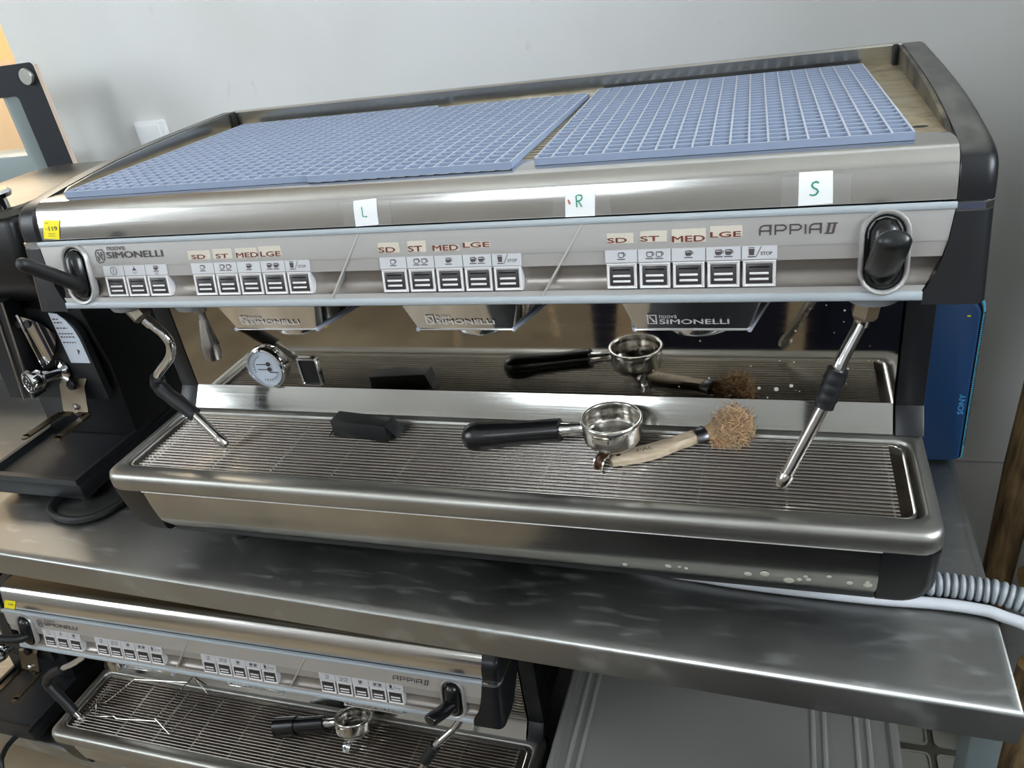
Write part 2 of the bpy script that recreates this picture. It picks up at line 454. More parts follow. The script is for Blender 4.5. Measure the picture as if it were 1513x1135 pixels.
for x, y in ((0.561, 0.006), (0.561, 0.66), (-1.68, 0.09), (-1.68, 0.66)):
    MB().box(x - .016, x + .016, y - .018, y + .018, FZ, -.027).build('leg', M['leg'], bench, bevel=0.004)
def sy(x): return 0.052 - 0.05 * x
sh = MB(); SZ = -0.695
ring2 = lambda d, z: [(-1.66 + d, sy(-1.66) + d, SZ + z), (0.505 - d, sy(.505) + d, SZ + z), (0.505 - d, .66 - d, SZ + z), (-1.66 + d, .66 - d, SZ + z)]
sh.loft([ring2(.008, 0), ring2(.002, -.001), ring2(0, -.005), ring2(0, -.036)], True, True, False)
sh.build('lower_shelf', M['bench'], bench, smooth=60)

# ---------------------------------------------------------------- espresso machine
mc = thing('espresso_machine', 'three group stainless espresso machine standing on top of the bench', 'espresso machine', (0, 0.2, BZ))
K = 0.9785
PT = Matrix(((1, 0, 0, 0), (0, .206, -.9785, .025), (0, .9785, .206, .419), (0, 0, 0, 1)))   # panel frame: x, up the panel, out of it
zs = lambda z: (z - 0.419) / K
PXH = [(0.419, .4565), (0.428, .4565), (0.436, .464), (0.451, .469), (0.466, .473), (0.491, .4765), (0.4975, .4775)]
def pw(z):
    for (a, b_), (c, d) in zip(PXH, PXH[1:]):
        if z <= c: return b_ + (d - b_) * max(0, (z - a)) / (c - a)
    return PXH[-1][1]

# lower body
MB().box(-.455, .455, .03, .46, .072, .166).build('body', M['black'], mc, bevel=0.01)
for x in (-.40, .40):
    for y in (.10, .42):
        MB().lathe([(.019, 0), (.021, .004), (.021, .02), (.012, .024), (.012, .055)], 20, Matrix.Translation((x, y, BZ)), True, True).build('foot', M['rubber'], mc)
# lower front: steel sheet between two black corner caps
lp = [(.004, .1635), (.0065, .14), (.011, .115), (.016, .1), (.0215, .0925), (.030, .087), (.046, .083), (.08, .082)]
lf = MB().loft([[(x, y, z) for y, z in lp] for x in (-.4455, .4455)], False)
lf.build('lower_front', M['low'], mc, smooth=50)
MB().tube([(-.446, .0032, .1632), (.446, .0032, .1632)], .0009, 6).build('seam', M['seam'], mc)
for s in (-1, 1):
    b_ = MB()
    a0, a1 = sorted((s * .446, s * .4985))
    b_.box(a0, a1, .004, .2, .083, .1635)
    T_ = []
    o = b_.build('corner_cap', M['black'], mc, bevel=0)
    bm = bmesh.new(); bm.from_mesh(o.data)
    off = root_loc(mc)
    xo = s * .4985
    e1 = [e for e in bm.edges if all(abs(v.co.x + off.x - xo) < 1e-4 and abs(v.co.z + off.z - .083) < 1e-4 for v in e.verts)]
    bmesh.ops.bevel(bm, geom=e1, offset=.034, segments=7, profile=.5, affect='EDGES')
    e2 = [e for e in bm.edges if all(abs(v.co.y + off.y - .004) < 1e-4 for v in e.verts) and not all(abs(v.co.x + off.x - s * .446) < 1e-4 for v in e.verts) and not all(abs(v.co.z + off.z - .1635) < 1e-4 for v in e.verts)]
    bmesh.ops.bevel(bm, geom=e2, offset=.011, segments=4, profile=.5, affect='EDGES')
    for v in bm.verts:
        v.co.y += max(0, (.1635 - (v.co.z + off.z))) * .17
    for f in bm.faces: f.smooth = True
    for e in bm.edges:
        if len(e.link_faces) == 2: e.smooth = e.calc_face_angle(0) < .7
    bm.to_mesh(o.data); bm.free()
for i, (x, z, r) in enumerate(((.238, .1005, .0035), (.25, .101, .0018), (.257, .0995, .0022), (.321, .1, .0042), (.338, .1035, .005), (.362, .095, .0055),
                               (.378, .1055, .0022), (.381, .1, .0028), (.372, .0985, .0026), (.4, .1085, .0027), (.42, .101, .0032), (.437, .1, .0045), (.436, .1055, .0024), (.19, .095, .003))):
    z += .011
    yy = next((a[0] + (b2[0] - a[0]) * (a[1] - z) / (a[1] - b2[1])) for a, b2 in zip(lp, lp[1:]) if b2[1] <= z <= a[1])
    MB().lathe([(r, 0), (r * .8, .0004)], 12, align((x, yy - .0002, z), (0, -.97, -.25)), True, True).build('limescale_spot', M['limescale'], mc)

# drip tray rim and basin
tr = MB()
def loop(x, y0, y1, r, z, n=5): return [(p[0], p[1], z) for p in rrect(-x, x, y0, y1, r, n)]
tr.loft([loop(.4985, .003, .196, .02, .1635), loop(.5, 0, .196, .021, .168), loop(.5, 0, .196, .021, .181), loop(.4985, .0015, .196, .0205, .1868),
         loop(.495, .005, .195, .019, .1893), loop(.489, .011, .194, .017, .19), loop(.486, .0235, .161, .014, .19),
         loop(.4845, .025, .1595, .013, .1885), loop(.483, .0265, .158, .012, .184), loop(.482, .0275, .157, .012, .170)], True, False, False)
tr.build('drip_tray', M['tray'], mc, smooth=60)
MB().loft([loop(.482, .0275, .157, .012, .172), loop(.47, .04, .15, .01, .168)], True, False, True).build('tray_basin', M['basin'], mc)
# wire grate
gr = MB()
lpth = [V((p[0], p[1], .1862)) for p in rrect(-.476, .476, .0265, .1545, .012, 5)]
gr.tube(lpth + [lpth[0]], .0021, 8, False)
gr = gr.build('grate', M['wire'], mc, fix=True)
bar0 = MB().tube([(-.4625, 0.0325, .1866), (.4625, 0.0325, .1866)], .0014, 8).build('bar', M['wire'], gr)
for i in range(1, 20): dup(bar0, gr, (0, i * .1185 / 19, 0))
rod0 = MB().tube([(-.458, .0265, .1838), (-.458, .1545, .1838)], .0014, 6).build('cross_rod', M['wire'], gr)
for x in [-.45] + [-.35 + .0885 * i for i in range(9)] + [.458]: dup(rod0, gr, (x + .458, 0, 0))

# splash: bright mirror sheet, sloped strip, pillars
MB().add([(-.468, .187, .2195), (.468, .187, .2195), (.468, .187, .42), (-.468, .187, .42)], [(0, 1, 2, 3)]).build('splash_panel', M['mirror'], mc, smooth=0)
MB().loft([[(x, .187, .2205), (x, .1865, .2195), (x, .1662, .193), (x, .167, .1915), (x, .19, .1915)] for x in (-.468, .468)], False).build('splash_strip', M['strip_steel'], mc, smooth=20)
for s in (-1, 1):
    x0, x1 = sorted((s * .4705, s * .4995))
    MB().box(x0, x1, .1875, .235, .215, .42).build('pillar', M['cap'], mc, bevel=0.0015)
    MB().prism([(.1665, .1905), (.188, .2185), (.235, .2185), (.235, .1905)], lambda y, z: (x0, y, z), lambda y, z: (x1, y, z)).build('pillar_foot', M['cap'], mc, bevel=0.001)
MB().box(-.468, .468, .189, .47, .16, .49).build('rear_body', M['black'], mc, bevel=0.004)
random.seed(3)
sp = MB()
for i in range(34):
    x = random.choice((random.uniform(.30, .46), random.uniform(.2, .46))); z = random.uniform(.222, .36); r = random.choice((.0005, .0007, .0006, .0011))
    sp.lathe([(r, 0), (r * .7, .0002)], 8, align((x, .1868, z), (0, -1, 0)), True, True)
for x, z, r in ((.345, .235, .0026), (.361, .24, .0022), (.326, .236, .002), (.412, .334, .0012)):
    sp.lathe([(r, 0), (r * .7, .0002)], 12, align((x, .1868, z), (0, -1, 0)), True, True)
tag(sp.build('water_spots', M['limescale'], mc), None, None, None, 'stuff')
cs = MB()
for x, z, r in ((.125, .206, .0018), (.1245, .2, .003), (.128, .198, .0022), (.132, .197, .0012), (.1265, .211, .0009)):
    cs.lathe([(r, 0), (r * .6, .0006)], 9, align((x, .1664 + (z - .193) * .78, z), (0, -.79, .61)), True, True)
cs.build('coffee_splash', M['coffee'], mc)

# pressure gauge and switch
g = thing  # (kept as parts of the machine)
ga = MB().lathe([(.031, 0), (.0315, .006), (.030, .0095), (.0275, .0105), (.0268, .009), (.0268, .006)], 40, align((-.335, .187, .2535), (0, -1, .02)), True, False).build('pressure_gauge', M['chrome'], mc)
GT = Matrix(((1, 0, 0, -.335), (0, 0, -1, .187), (0, 1, 0, .2535), (0, 0, 0, 1)))
MB().lathe([(.0268, .0062), (.001, .0062)], 40, GT, False, True).build('dial', M['dial'], ga)
gi = MB()
for y in (.0065, -.0015):
    gi.lathe([(.0032, 0), (.0032, .0012)], 16, GT @ Matrix.Translation((.006, y, .0066)), True, True)
    gi.ribbon([(-.013, y - .0005), (.006, y)], .0014, GT, .0076)
for c0, a0, a1 in ((.0185, 200, 110), (.0185, 340, 250)):
    for k in range(9):
        a = math.radians(a0 + (a1 - a0) * k / 8)
        gi.ribbon([(c0 * math.cos(a), c0 * math.sin(a)), ((c0 + .003) * math.cos(a), (c0 + .003) * math.sin(a))], .0007, GT, .0065)
    gi.ribbon([(c0 * math.cos(math.radians(a0 + (a1 - a0) * k / 12)), c0 * math.sin(math.radians(a0 + (a1 - a0) * k / 12))) for k in range(13)], .0005, GT, .0065)
gi.ribbon([(.004, -.0065), (.018, -.0068)], .0016, GT, .0065)
gi.build('needles', M['ink'], ga, smooth=0)
sw = MB(); ST = Matrix(((1, 0, 0, -.2685), (0, 0, -1, .187), (0, 1, 0, .2465), (0, 0, 0, 1)))
rr = lambda w_, h_, r: [(p[0], p[1]) for p in rrect(-w_, w_, -h_, h_, r, 4)]
sw.loft([[(a, b2, d) for a, b2 in rr(w_, h_, r)] for w_, h_, r, d in ((.0165, .022, .004, 0), (.0165, .022, .004, .003), (.0155, .021, .004, .0042), (.0135, .019, .003, .0042), (.0128, .0183, .003, .003), (.0128, .0183, .003, .0012))], True, True, False, ST)
sw = sw.build('power_switch', M['chrome'], mc)
MB().loft([[(a, b2, d) for a, b2 in rr(w_, h_, r)] for w_, h_, r, d in ((.0126, .018, .003, .0008), (.0126, .018, .003, .0015), (.0085, .013, .002, .0022))], True, False, True, ST).build('rocker', M['dark'], sw)

# ------- head
MB().box(-.47, .47, .047, .19, .412, .45).build('head_underside', M['strip'], mc, bevel=0.002)
MB().box(-.47, .47, .075, .47, .45, .528).build('head_core', M['black'], mc, smooth=0)
hp = [(.0455, .4965), (.0462, .503), (.0472, .510), (.0488, .5165), (.0512, .5225), (.0540, .528), (.0582, .5325), (.0635, .5356), (.070, .5371), (.09, .5374), (.10, .537)]
hp = [(.0475, .4962)] + hp
MB().loft([[(x, y, z) for y, z in hp] for x in (-.4775, .4775)], False).build('hood_sheet', M['hood'], mc, smooth=60)
# front panel in bands
rows = [(.426, .0), (.431, .0), (.4312, -.0015), (.433, -.0045), (.4365, -.007), (.441, -.0085), (.4455, -.008), (.450, -.005), (.4535, -.0015), (.454, -.0005)]
def band(name, rws, m):
    return MB().loft([[(-pw(z), zs(z), d) for z, d in rws], [(pw(z), zs(z), d) for z, d in rws]], False, T=PT).build(name, m, mc, smooth=50)
band('panel_lip', [(.4255, 0), (.431, 0)], M['panel'])
band('panel_groove', rows[1:], M['panel_dark'])
band('panel_middle', [(.454, -.0004), (.466, -.0006)], M['panel_mid_shade'])
band('panel_upper', [(.466, 0), (.470, .0004), (.491, .0004)], M['panel'])
MB().loft([[(-s * 0 + sx * .4575, zs(z), d) for z, d in ((.4185, -.004), (.4185, .001), (.4195, .002), (.425, .002), (.426, .001), (.426, -.002))] for sx in (-1, 1)], False, T=PT).build('lower_trim', M['strip'], mc, smooth=50)
MB().loft([[(sx * .4775, zs(z), d) for z, d in ((.4905, -.002), (.4905, .001), (.491, .0016), (.4955, .0016), (.496, .001), (.496, -.004))] for sx in (-1, 1)], False, T=PT).build('upper_trim', M['strip'], mc, smooth=50)
for (x0, x1) in ((-.097, -.056), (.132, .174)):
    m_ = MB()
    for d, wd in ((.0012, .0022),):
        a0, a1 = zs(.4262), zs(.4905)
        m_.add([(x0 - .0013, a0, -.001), (x0 + .0013, a0, -.001), (x1 + .0013, a1, -.001), (x1 - .0013, a1, -.001),
                (x0 - .0011, a0, d), (x0 + .0011, a0, d), (x1 + .0011, a1, d), (x1 - .0011, a1, d)],
               [(4, 5, 6, 7), (0, 4, 7, 3), (1, 2, 6, 5), (0, 1, 5, 4), (3, 7, 6, 2)], PT)
        g0, g1 = zs(.431), zs(.454); lx = lambda s_: x0 + (x1 - x0) * (s_ - a0) / (a1 - a0)
        m_.add([(lx(g0) - .0012, g0, -.009), (lx(g0) + .0012, g0, -.009), (lx(g1) + .0012, g1, -.009), (lx(g1) - .0012, g1, -.009),
                (lx(g0) - .0012, g0, .001), (lx(g0) + .0012, g0, .001), (lx(g1) + .0012, g1, .001), (lx(g1) - .0012, g1, .001)],
               [(0, 4, 7, 3), (1, 2, 6, 5)], PT)
    m_.build('panel_joint', M['seam'], mc, smooth=0)

# buttons and their labels
def cup(mb, x, y, T, h=.0042, d=.0011, fill=False):
    w_ = .0024
    if fill: mb.poly([(x - w_ * .8, y + .0005), (x + w_ * .8, y + .0005), (x + w_ * .9, y + h * .7), (x - w_ * .9, y + h * .7)], T, d)
    mb.ribbon([(x - w_, y + h), (x - w_, y + .0012), (x - w_ * .6, y), (x + w_ * .6, y), (x + w_, y + .0012), (x + w_, y + h), (x - w_, y + h)], .0007, T, d)
    mb.ribbon([(x + w_, y + h * .85), (x + w_ + .0014, y + h * .8), (x + w_ + .0014, y + h * .4), (x + w_, y + h * .3)], .0006, T, d)
    mb.ribbon([(x - w_ - .0012, y - .0016), (x + w_ + .0012, y - .0016)], .0009, T, d)
def icon(kind, x, y):
    mb = MB(); T = PT; d = .0011
    if kind == 'one': cup(mb, x, y - .001, T)
    elif kind == 'onef': cup(mb, x, y - .001, T, fill=True)
    elif kind == 'two': cup(mb, x - .0042, y - .001, T); cup(mb, x + .0042, y - .001, T)
    elif kind == 'twof': cup(mb, x - .0042, y - .001, T, fill=True); cup(mb, x + .0042, y - .001, T, fill=True)
    elif kind == 'stop':
        mb.poly([(x - .0085, y - .002), (x - .0045, y - .002), (x - .004, y + .0035), (x - .009, y + .0035)], T, d)
        mb.ribbon([(x - .009, y + .0045), (x - .004, y + .0045)], .0007, T, d)
        mb.ribbon([(x - .0095, y - .0033), (x - .0035, y - .0033)], .0009, T, d)
        mb.ribbon([(x - .003, y - .004), (x + .0015, y + .0055)], .0006, T, d)
        text(mb, 'STOP', x + .001, x + .0105, y - .0022, y + .0008, T, d)
    elif kind == 'power':
        mb.ribbon([(x + .0044 * math.cos(a * PI / 8), y + .0044 * math.sin(a * PI / 8)) for a in range(16)], .0007, T, d, True)
        mb.ribbon([(x, y - .0025), (x, y + .0025)], .0008, T, d)
    elif kind == 'shower':
        mb.poly([(x - .0035, y), (x + .0035, y), (x + .0008, y + .0028), (x - .0008, y + .0028)], T, d)
        mb.ribbon([(x, y + .0026), (x, y + .005)], .0009, T, d)
        for k in (-1, 0, 1): mb.ribbon([(x + k * .0025, y - .0012), (x + k * .0025, y - .0032 - .0012 * (k == 0))], .0006, T, d)
    elif kind == 'warm':
        cup(mb, x, y, T, fill=True)
        for k in (-1, 0, 1): mb.ribbon([(x + k * .0018 - .0003, y - .003), (x + k * .0018 + .0004, y - .005)], .0005, T, d)
    return mb
def button(x0):
    xc = x0 + .0149; hw = .0137
    tl = MB().box(x0 + .0003, x0 + .0294, zs(.4555), zs(.4665), -.001, .0009, PT).build('button_label', M['tile'], mc, smooth=0)
    y0, y1 = zs(.432), zs(.4545)
    pr = [(hw, 0, -.009), (hw, 0, .0012), (hw - .0007, .0007, .0022), (hw - .0024, .0024, .0014), (hw - .0026, .0026, .0002)]
    def rc(h, i, d): return [(xc - h, y0 + i, d), (xc + h, y0 + i, d), (xc + h, y1 - i, d), (xc - h, y1 - i, d)]
    b_ = MB().loft([rc(*p) for p in pr], True, False, True, PT).build('button', M['frame'], mc, smooth=20)
    MB().box(xc - .0108, xc + .0108, y0 + .0029, y1 - .0029, -.001, .0016, PT).build('key', M['key'], b_, bevel=0.0007)
    MB().box(xc - .0085, xc + .0085, y1 - .0062, y1 - .0048, .0013, .0020, PT).build('key_ridge', M['black'], b_, smooth=0)
    for yy in (.0068, .0118):
        MB().box(xc - .008, xc + .008, y0 + yy - .0009, y0 + yy + .0011, .0012, .0026, PT).build('indicator', M['bar'], b_, bevel=0.0005)
    return tl, b_
bl, bb = button(-.39)
pos = [(-.39 + .03 * i, k) for i, k in enumerate(('power', 'shower', 'warm'))]
for g0 in (-.267, -.036, .194):
    pos += [(g0 + .03 * i, k) for i, k in enumerate(('one', 'two', 'onef', 'twof', 'stop'))]
for i, (x, k) in enumerate(pos):
    t_, b2 = (bl, bb) if i == 0 else (dup(bl, mc, (x + .39, 0, 0)), dup(bb, mc, (x + .39, 0, 0)))
    pos[i] = (x, k, t_)
for x, k, t_ in pos:
    icon(k, x + .0149, zs(.461)).build('icon', M['ink'], t_, smooth=0, fix=False)

# lettering on the panel
lg = MB(); D = .0009
zt = lambda z: zs(z)
e0, e1, f0, f1 = -.3955, -.3835, zt(.471), zt(.4845)
lg.ribbon([(e0 + .002, f1), (e1 - .002, f1 + .0006), (e1 + .0003, f1 - .003), (e1, f0 + .004), (e1 - .004, f0), (e0 + .003, f0 - .0005), (e0, f0 + .003), (e0 - .0003, f1 - .003)], .0011, PT, D, True)
lg.ribbon([(e0 + .004, f0 + .002), (e0 + .0025, f0 + .007)], .0014, PT, D)
lg.ribbon([(e0 + .003, f1 - .002), (e1 - .003, f0 + .003)], .0017, PT, D)
lg.ribbon([(e1 - .0042, f1 - .002), (e1 - .0028, f0 + .007)], .0014, PT, D)
text(lg, 'nuova', -.3775, -.352, zt(.4838), zt(.4880), PT, D)
text(lg, 'SIMONELLI', -.3795, -.3015, zt(.4752), zt(.4822), PT, D, bold=.0004)
lg.build('maker_lettering', M['ink'], mc, smooth=0, fix=False)
ap = MB(); h0, h1 = zt(.4752), zt(.4832); hm = h0 + (h1 - h0) * .45; wd = .0014
def letA(x, w_): 
    ap.ribbon([(x, h0), (x, h1 - .003), (x + .0008, h1 - .001), (x + .003, h1), (x + w_, h1), (x + w_, h0)], wd, PT, D); ap.ribbon([(x, hm), (x + w_, hm)], wd, PT, D)
def letP(x, w_): ap.ribbon([(x, h0), (x, h1), (x + w_ - .002, h1), (x + w_, h1 - .0015), (x + w_, hm + .0015), (x + w_ - .002, hm), (x, hm)], wd, PT, D)
letA(.329, .0085); letP(.3415, .0085); letP(.3535, .0085); ap.ribbon([(.3655, h0), (.3655, h1)], wd, PT, D); letA(.369, .0085)
for dx in (0, .0042):
    ap.ribbon([(.3828 + dx, h0 + .0005), (.3842 + dx, h1 - .0005)], .0021, PT, D)
ap.ribbon([(.3805, h0), (.3875, h0)], .0012, PT, D); ap.ribbon([(.3825, h1), (.3905, h1)], .0012, PT, D)
ap.build('model_lettering', M['ink'], mc, smooth=0, fix=False)

# oval bezels with dark recess
def oval(hw, s0, s1, n=10):
    r = hw; out = []
    for k in range(n + 1): a = PI * k / n; out.append((r * math.cos(a), s1 - r + r * math.sin(a)))
    for k in range(n + 1): a = PI + PI * k / n; out.append((r * math.cos(a), s0 + r + r * math.sin(a)))
    return out
for s in (-1, 1):
    xc = s * .427; a0, a1 = zs(.4235), zs(.493)
    lo = lambda hw, i, d: [(xc + p[0], p[1], d) for p in oval(hw, a0 + i, a1 - i)]
    bz = MB().loft([lo(.0195, 0, -.004), lo(.0195, 0, .003), lo(.0185, .001, .0045), lo(.0168, .0027, .0045), lo(.0155, .004, .003), lo(.0152, .0043, .0022)], True, False, False, PT).build('lever_bezel', M['panel'], mc, smooth=50)
    MB().loft([lo(.0153, .0042, .0024), lo(.0145, .005, .0006), lo(.012, .0075, .0002)], True, False, True, PT).build('recess', M['dark'], bz, smooth=50)

# end caps: lower block, bright band, upper arch
for s in (-1, 1):
    fy = lambda z: .025 + (z - .419) * .2105
    o = MB()
    n_ = 9; zz = [.4155 + (.489 - .4155) * i / (n_ - 1) for i in range(n_)]
    cols = []
    for z in zz:
        y = fy(z) - .0012; xi = pw(max(z, .419)) + .0006
        row = [(s * xi, y + .012, z), (s * xi, y, z), (s * (xi * .3 + .496 * .7), y, z), (s * .4965, y + .0003, z), (s * .5015, y + .003, z), (s * .5045, y + .008, z), (s * .5052, y + .015, z),
               (s * .5052, .075 + (z - .4155) * 1.05, z), (s * .468, .075 + (z - .4155) * 1.05, z)]
        cols.append(row)
    o.loft(cols, True, True, True)
    o.build('lower_end_cap', M['cap'], mc, smooth=50)
    q = MB(); zb = [(.4888, -.0008), (.4895, .0006), (.495, .0006), (.4957, -.0008)]
    q.loft([[(s * .4775, .0412 - d, z), (s * .4965, .0402 + .008 * 0 - d + .0005, z), (s * (.5015 + d * .7), .043 - d, z), (s * (.5045 + d), .048, z), (s * (.5052 + d), .056, z), (s * (.5052 + d), .12, z), (s * .47, .12, z), (s * .47, .06, z)] for z, d in zb], True, True, True)
    q.build('cap_band', M['chrome'], mc, smooth=40)
    up = [(.0425, .4958), (.043, .505), (.0445, .515), (.0475, .523), (.0525, .5293), (.06, .5335), (.07, .5362), (.085, .5385), (.11, .5412), (.15, .5450), (.2, .5485), (.26, .5508), (.33, .5520), (.41, .5525), (.47, .5525), (.484, .549), (.488, .54), (.488, .4958)]
    dn = [(.0425 + (b - .0425) * 1, c) for b, c in up]
    # rounded outer edge: inset copies of the profile
    def inset(d):
        cy, cz = .25, .5; out = []
        for i, (y, z) in enumerate(up):
            if i in (0, len(up) - 1): out.append((y + (d if i == 0 else -d), z)); continue
            p, n2 = V(up[i - 1]), V(up[i + 1]); t = (n2 - p).normalized(); nn = V((t.y, -t.x)); out.append((y + nn.x * d, z + nn.y * d))
        return out
    r = .010
    loops = [[(s * .478, y, z) for y, z in up]]
    for a in (0, 20, 40, 60, 80):
        t = math.radians(a); d = r * (1 - math.cos(t)); loops.append([(s * (.4955 + r * math.sin(t)), y, z) for y, z in inset(d)])
    m2 = MB().loft(loops, True, True, True)
    m2.build('upper_end_cap', M['cap'], mc, smooth=50)
    # inner side rail and rear corner clip
    ipf = [(y + .004, z - .0005) for y, z in up[9:15]]
    pl = [(.09, .5345)] + [(.112, .5405)] + ipf[:-1] + [(.462, .5515), (.462, .51), (.09, .51)]
    MB().prism(pl, lambda y, z: (s * .4735, y, z), lambda y, z: (s * .4778, y, z)).build('side_rail', M['steel'] if s < 0 else M['railworn'], mc, smooth=0)
    MB().box(*sorted((s * .4675, s * .4735)), .455, .463, .525, .5535).build('corner_clip', M['dark'], mc, bevel=0.001)

# cup warmer: plate with slots, rear rail
rz = lambda y: .5372 - .018 * (y - .09)
wm = MB()
def plate(x0, x1, y0, y1, t=.0015):
    wm.add([(x0, y0, rz(y0)), (x1, y0, rz(y0)), (x1, y1, rz(y1)), (x0, y1, rz(y1)), (x0, y0, rz(y0) - t), (x1, y0, rz(y0) - t), (x1, y1, rz(y1) - t), (x0, y1, rz(y1) - t)],
           [(0, 1, 2, 3), (7, 6, 5, 4), (0, 4, 5, 1), (1, 5, 6, 2), (2, 6, 7, 3), (3, 7, 4, 0)])
plate(-.4735, .4735, .088, .1); plate(-.4735, .4735, .44, .466); plate(-.4735, -.40, .1, .44); plate(.40, .4735, .1, .44)
wm = wm.build('cup_warmer', M['roof'], mc, smooth=0)
sl0 = MB().box(-.40, .40, .1005, .1085, .5355, .5365).build('slat', M['roof'], wm, smooth=0)
for i in range(1, 29): dup(sl0, wm, (0, i * .0118, -.018 * i * .0118))
MB().lathe([(.007, 0), (.0068, .0003)], 20, Matrix.Translation((.4565, .122, rz(.122) + .0001)) @ Matrix.Scale(.5, 4, (0, 1, 0)), True, True).build('slot_hole', M['dark'], mc)
MB().prism([(.464, .51), (.464, .5515), (.4655, .5535), (.474, .5535), (.476, .552), (.476, .51)], lambda y, z: (-.478, y, z), lambda y, z: (.478, y, z)).build('rear_rail', M['steel'], mc, smooth=20)

# group heads: sloped chrome cover, collar
for i, xc in enumerate((-.192, .0375, .2675)):
    g_ = MB()
    f0 = [(xc - .0525, .045, .3815), (xc + .0525, .045, .3815), (xc + .066, .036, .421), (xc - .066, .036, .421)]
    b0 = [(xc - .072, .135, .3775), (xc + .072, .135, .3775), (xc + .08, .135, .421), (xc - .08, .135, .421)]
    g_.add(f0 + b0, [(0, 1, 2, 3), (0, 3, 7, 4), (1, 5, 6, 2), (4, 7, 6, 5)])
    gc = g_.build('group_cover', M['chrome'], mc, bevel=0.002, smooth=30)
    for s in (-1, 1):
        MB().tube([(xc + s * .053, .0445, .3815), (xc + s * .0725, .136, .3772)], .0026, 6).build('cover_edge', M['silverblue'], gc)
    MB().tube([(xc - .053, .0445, .3815), (xc + .053, .0445, .3815)], .0008, 6).build('cover_lip', M['chrome'], gc)
    CT = Matrix(((1, 0, 0, xc), (0, -.222, -.975, .0432), (0, .975, -.222, .389), (0, 0, 0, 1)))
    l2 = MB(); d = .0012
    l2.ribbon([(-.0395, .0005), (-.0315, .0005), (-.0315, .0105), (-.0395, .0105)], .0012, CT, d, True)
    l2.ribbon([(-.038, .009), (-.033, .002)], .0016, CT, d)
    text(l2, 'nuova', -.0285, -.012, .0068, .0105, CT, d); text(l2, 'SIMONELLI', -.0285, .035, 0, .0056, CT, d, bold=.0003)
    l2.build('cover_lettering', M['frame'], gc, smooth=0, fix=False)
    MB().lathe([(.030, .380), (.036, .380), (.0365, .374), (.0355, .366), (.034, .3635), (.029, .3625)], 36, Matrix.Translation((xc + .003, .1, 0)), True, True).build('group_collar', M['chrome'], mc)
MB().box(-.149, -.143, .068, .075, .371, .3765).build('yellow_clip', M['yellow'], mc, bevel=0.0008)

# bosses under the head and the hot water spout
for x in (.426, -.420, -.322):
    MB().lathe([(.024, .4125), (.024, .402), (.022, .397), (.018, .395)], 28, Matrix.Translation((x, .08, 0)), True, True).build('valve_boss', M['strip'], mc)
MB().lathe([(.0075, .3955), (.0075, .388)], 16, Matrix.Translation((-.318, .08, 0)), True, True).build('spout_joint', M['iron'], mc)
MB().lathe([(.0042, .0), (.0045, .012), (.0055, .014), (.0105, .044), (.0116, .048), (.0116, .066), (.0098, .068), (.0085, .064)], 24, align((-.3175, .08, .391), (-.10, .0, -1)), True, True).build('water_spout', M['worn'], mc)
# ---------------------------------------------------------------- second machine on the shelf: the same parts copied
TL = V((-.536, .044, -.715))
m2 = thing('espresso_machine', 'second espresso machine on the low shelf under the bench', 'espresso machine', V((0, 0.2, BZ)) + TL)
for ch in list(mc.children): dup(ch, m2)
mc['group'] = m2['group'] = 'espresso machines'

def wand(root, nut, pipe, sleeve, tip, T=V((0, 0, 0))):
    A = lambda P: [V(p) + T for p in P]
    n0, n1 = A(nut)
    nb = MB().lathe([(.0125, 0), (.0125, .016), (.010, .020)], 6, align(n0, n1 - n0, (1, 0, 0)), True, True)
    wn = MB(); wn.tube(A(pipe), .0062, 12)
    wn.lathe([(.0072, -.002), (.0072, .008)], 12, align(A(pipe)[1], A(pipe)[3] - A(pipe)[1]), True, True)
    w_ = wn.build('steam_wand', M['chrome'], root)
    nb.build('wand_nut', M['iron'], w_, smooth=20)
    S_ = A(sleeve); k = len(S_)
    rr_ = [.0096 if (i % 3) else .0106 for i in range(k)]; rr_[0] = rr_[-1] = .0098
    MB().tube(S_, rr_, 14).build('wand_grip', M['rubber'], w_, smooth=60)
    t0, t1 = A(tip); d = (t1 - t0)
    MB().tube([t0, t0 + d * .86], .0062, 12).lathe([(.0068, -.001), (.0076, .002), (.0076, .010), (.0060, .0145), (.003, .0165)], 16, align(t0 + d * .86, d), True, True).build('wand_tip', M['worn'], w_)
    return w_
def lever(root, s, pts, mname, T=V((0, 0, 0)), rx=.0125, rz_=.0082):
    P = spline([V(p) + T for p in pts], 5); n = len(P); loops = []
    X0 = V((1, 0, 0))
    for i, p in enumerate(P):
        d = (P[min(i + 1, n - 1)] - P[max(i - 1, 0)]).normalized()
        u = (X0 - d * X0.dot(d)).normalized(); v = d.cross(u)
        t = i / (n - 1); k = 1.0 if t < .72 else math.sqrt(max(.02, 1 - ((t - .72) / .28) ** 2 * .97)); 
        if i == 0: k = .7
        loops.append([p + (u * math.cos(2 * PI * q / 16) * rx + v * math.sin(2 * PI * q / 16) * rz_) * k for q in range(16)])
    lv = MB().loft(loops, True, True, True).build('steam_lever', M[mname], root, smooth=60)
    c = V((s * .427, .034, .4585)) + T
    hb = [(.0001, -.0285), (.008, -.026), (.0125, -.018), (.0135, 0), (.0125, .018), (.008, .026), (.0001, .0285)]
    MB().lathe(hb, 18, Matrix.Translation(c) @ Matrix.Rotation(-.206, 4, 'X'), False, False).build('lever_hub', M['bakelite'], lv, smooth=60)
    return lv
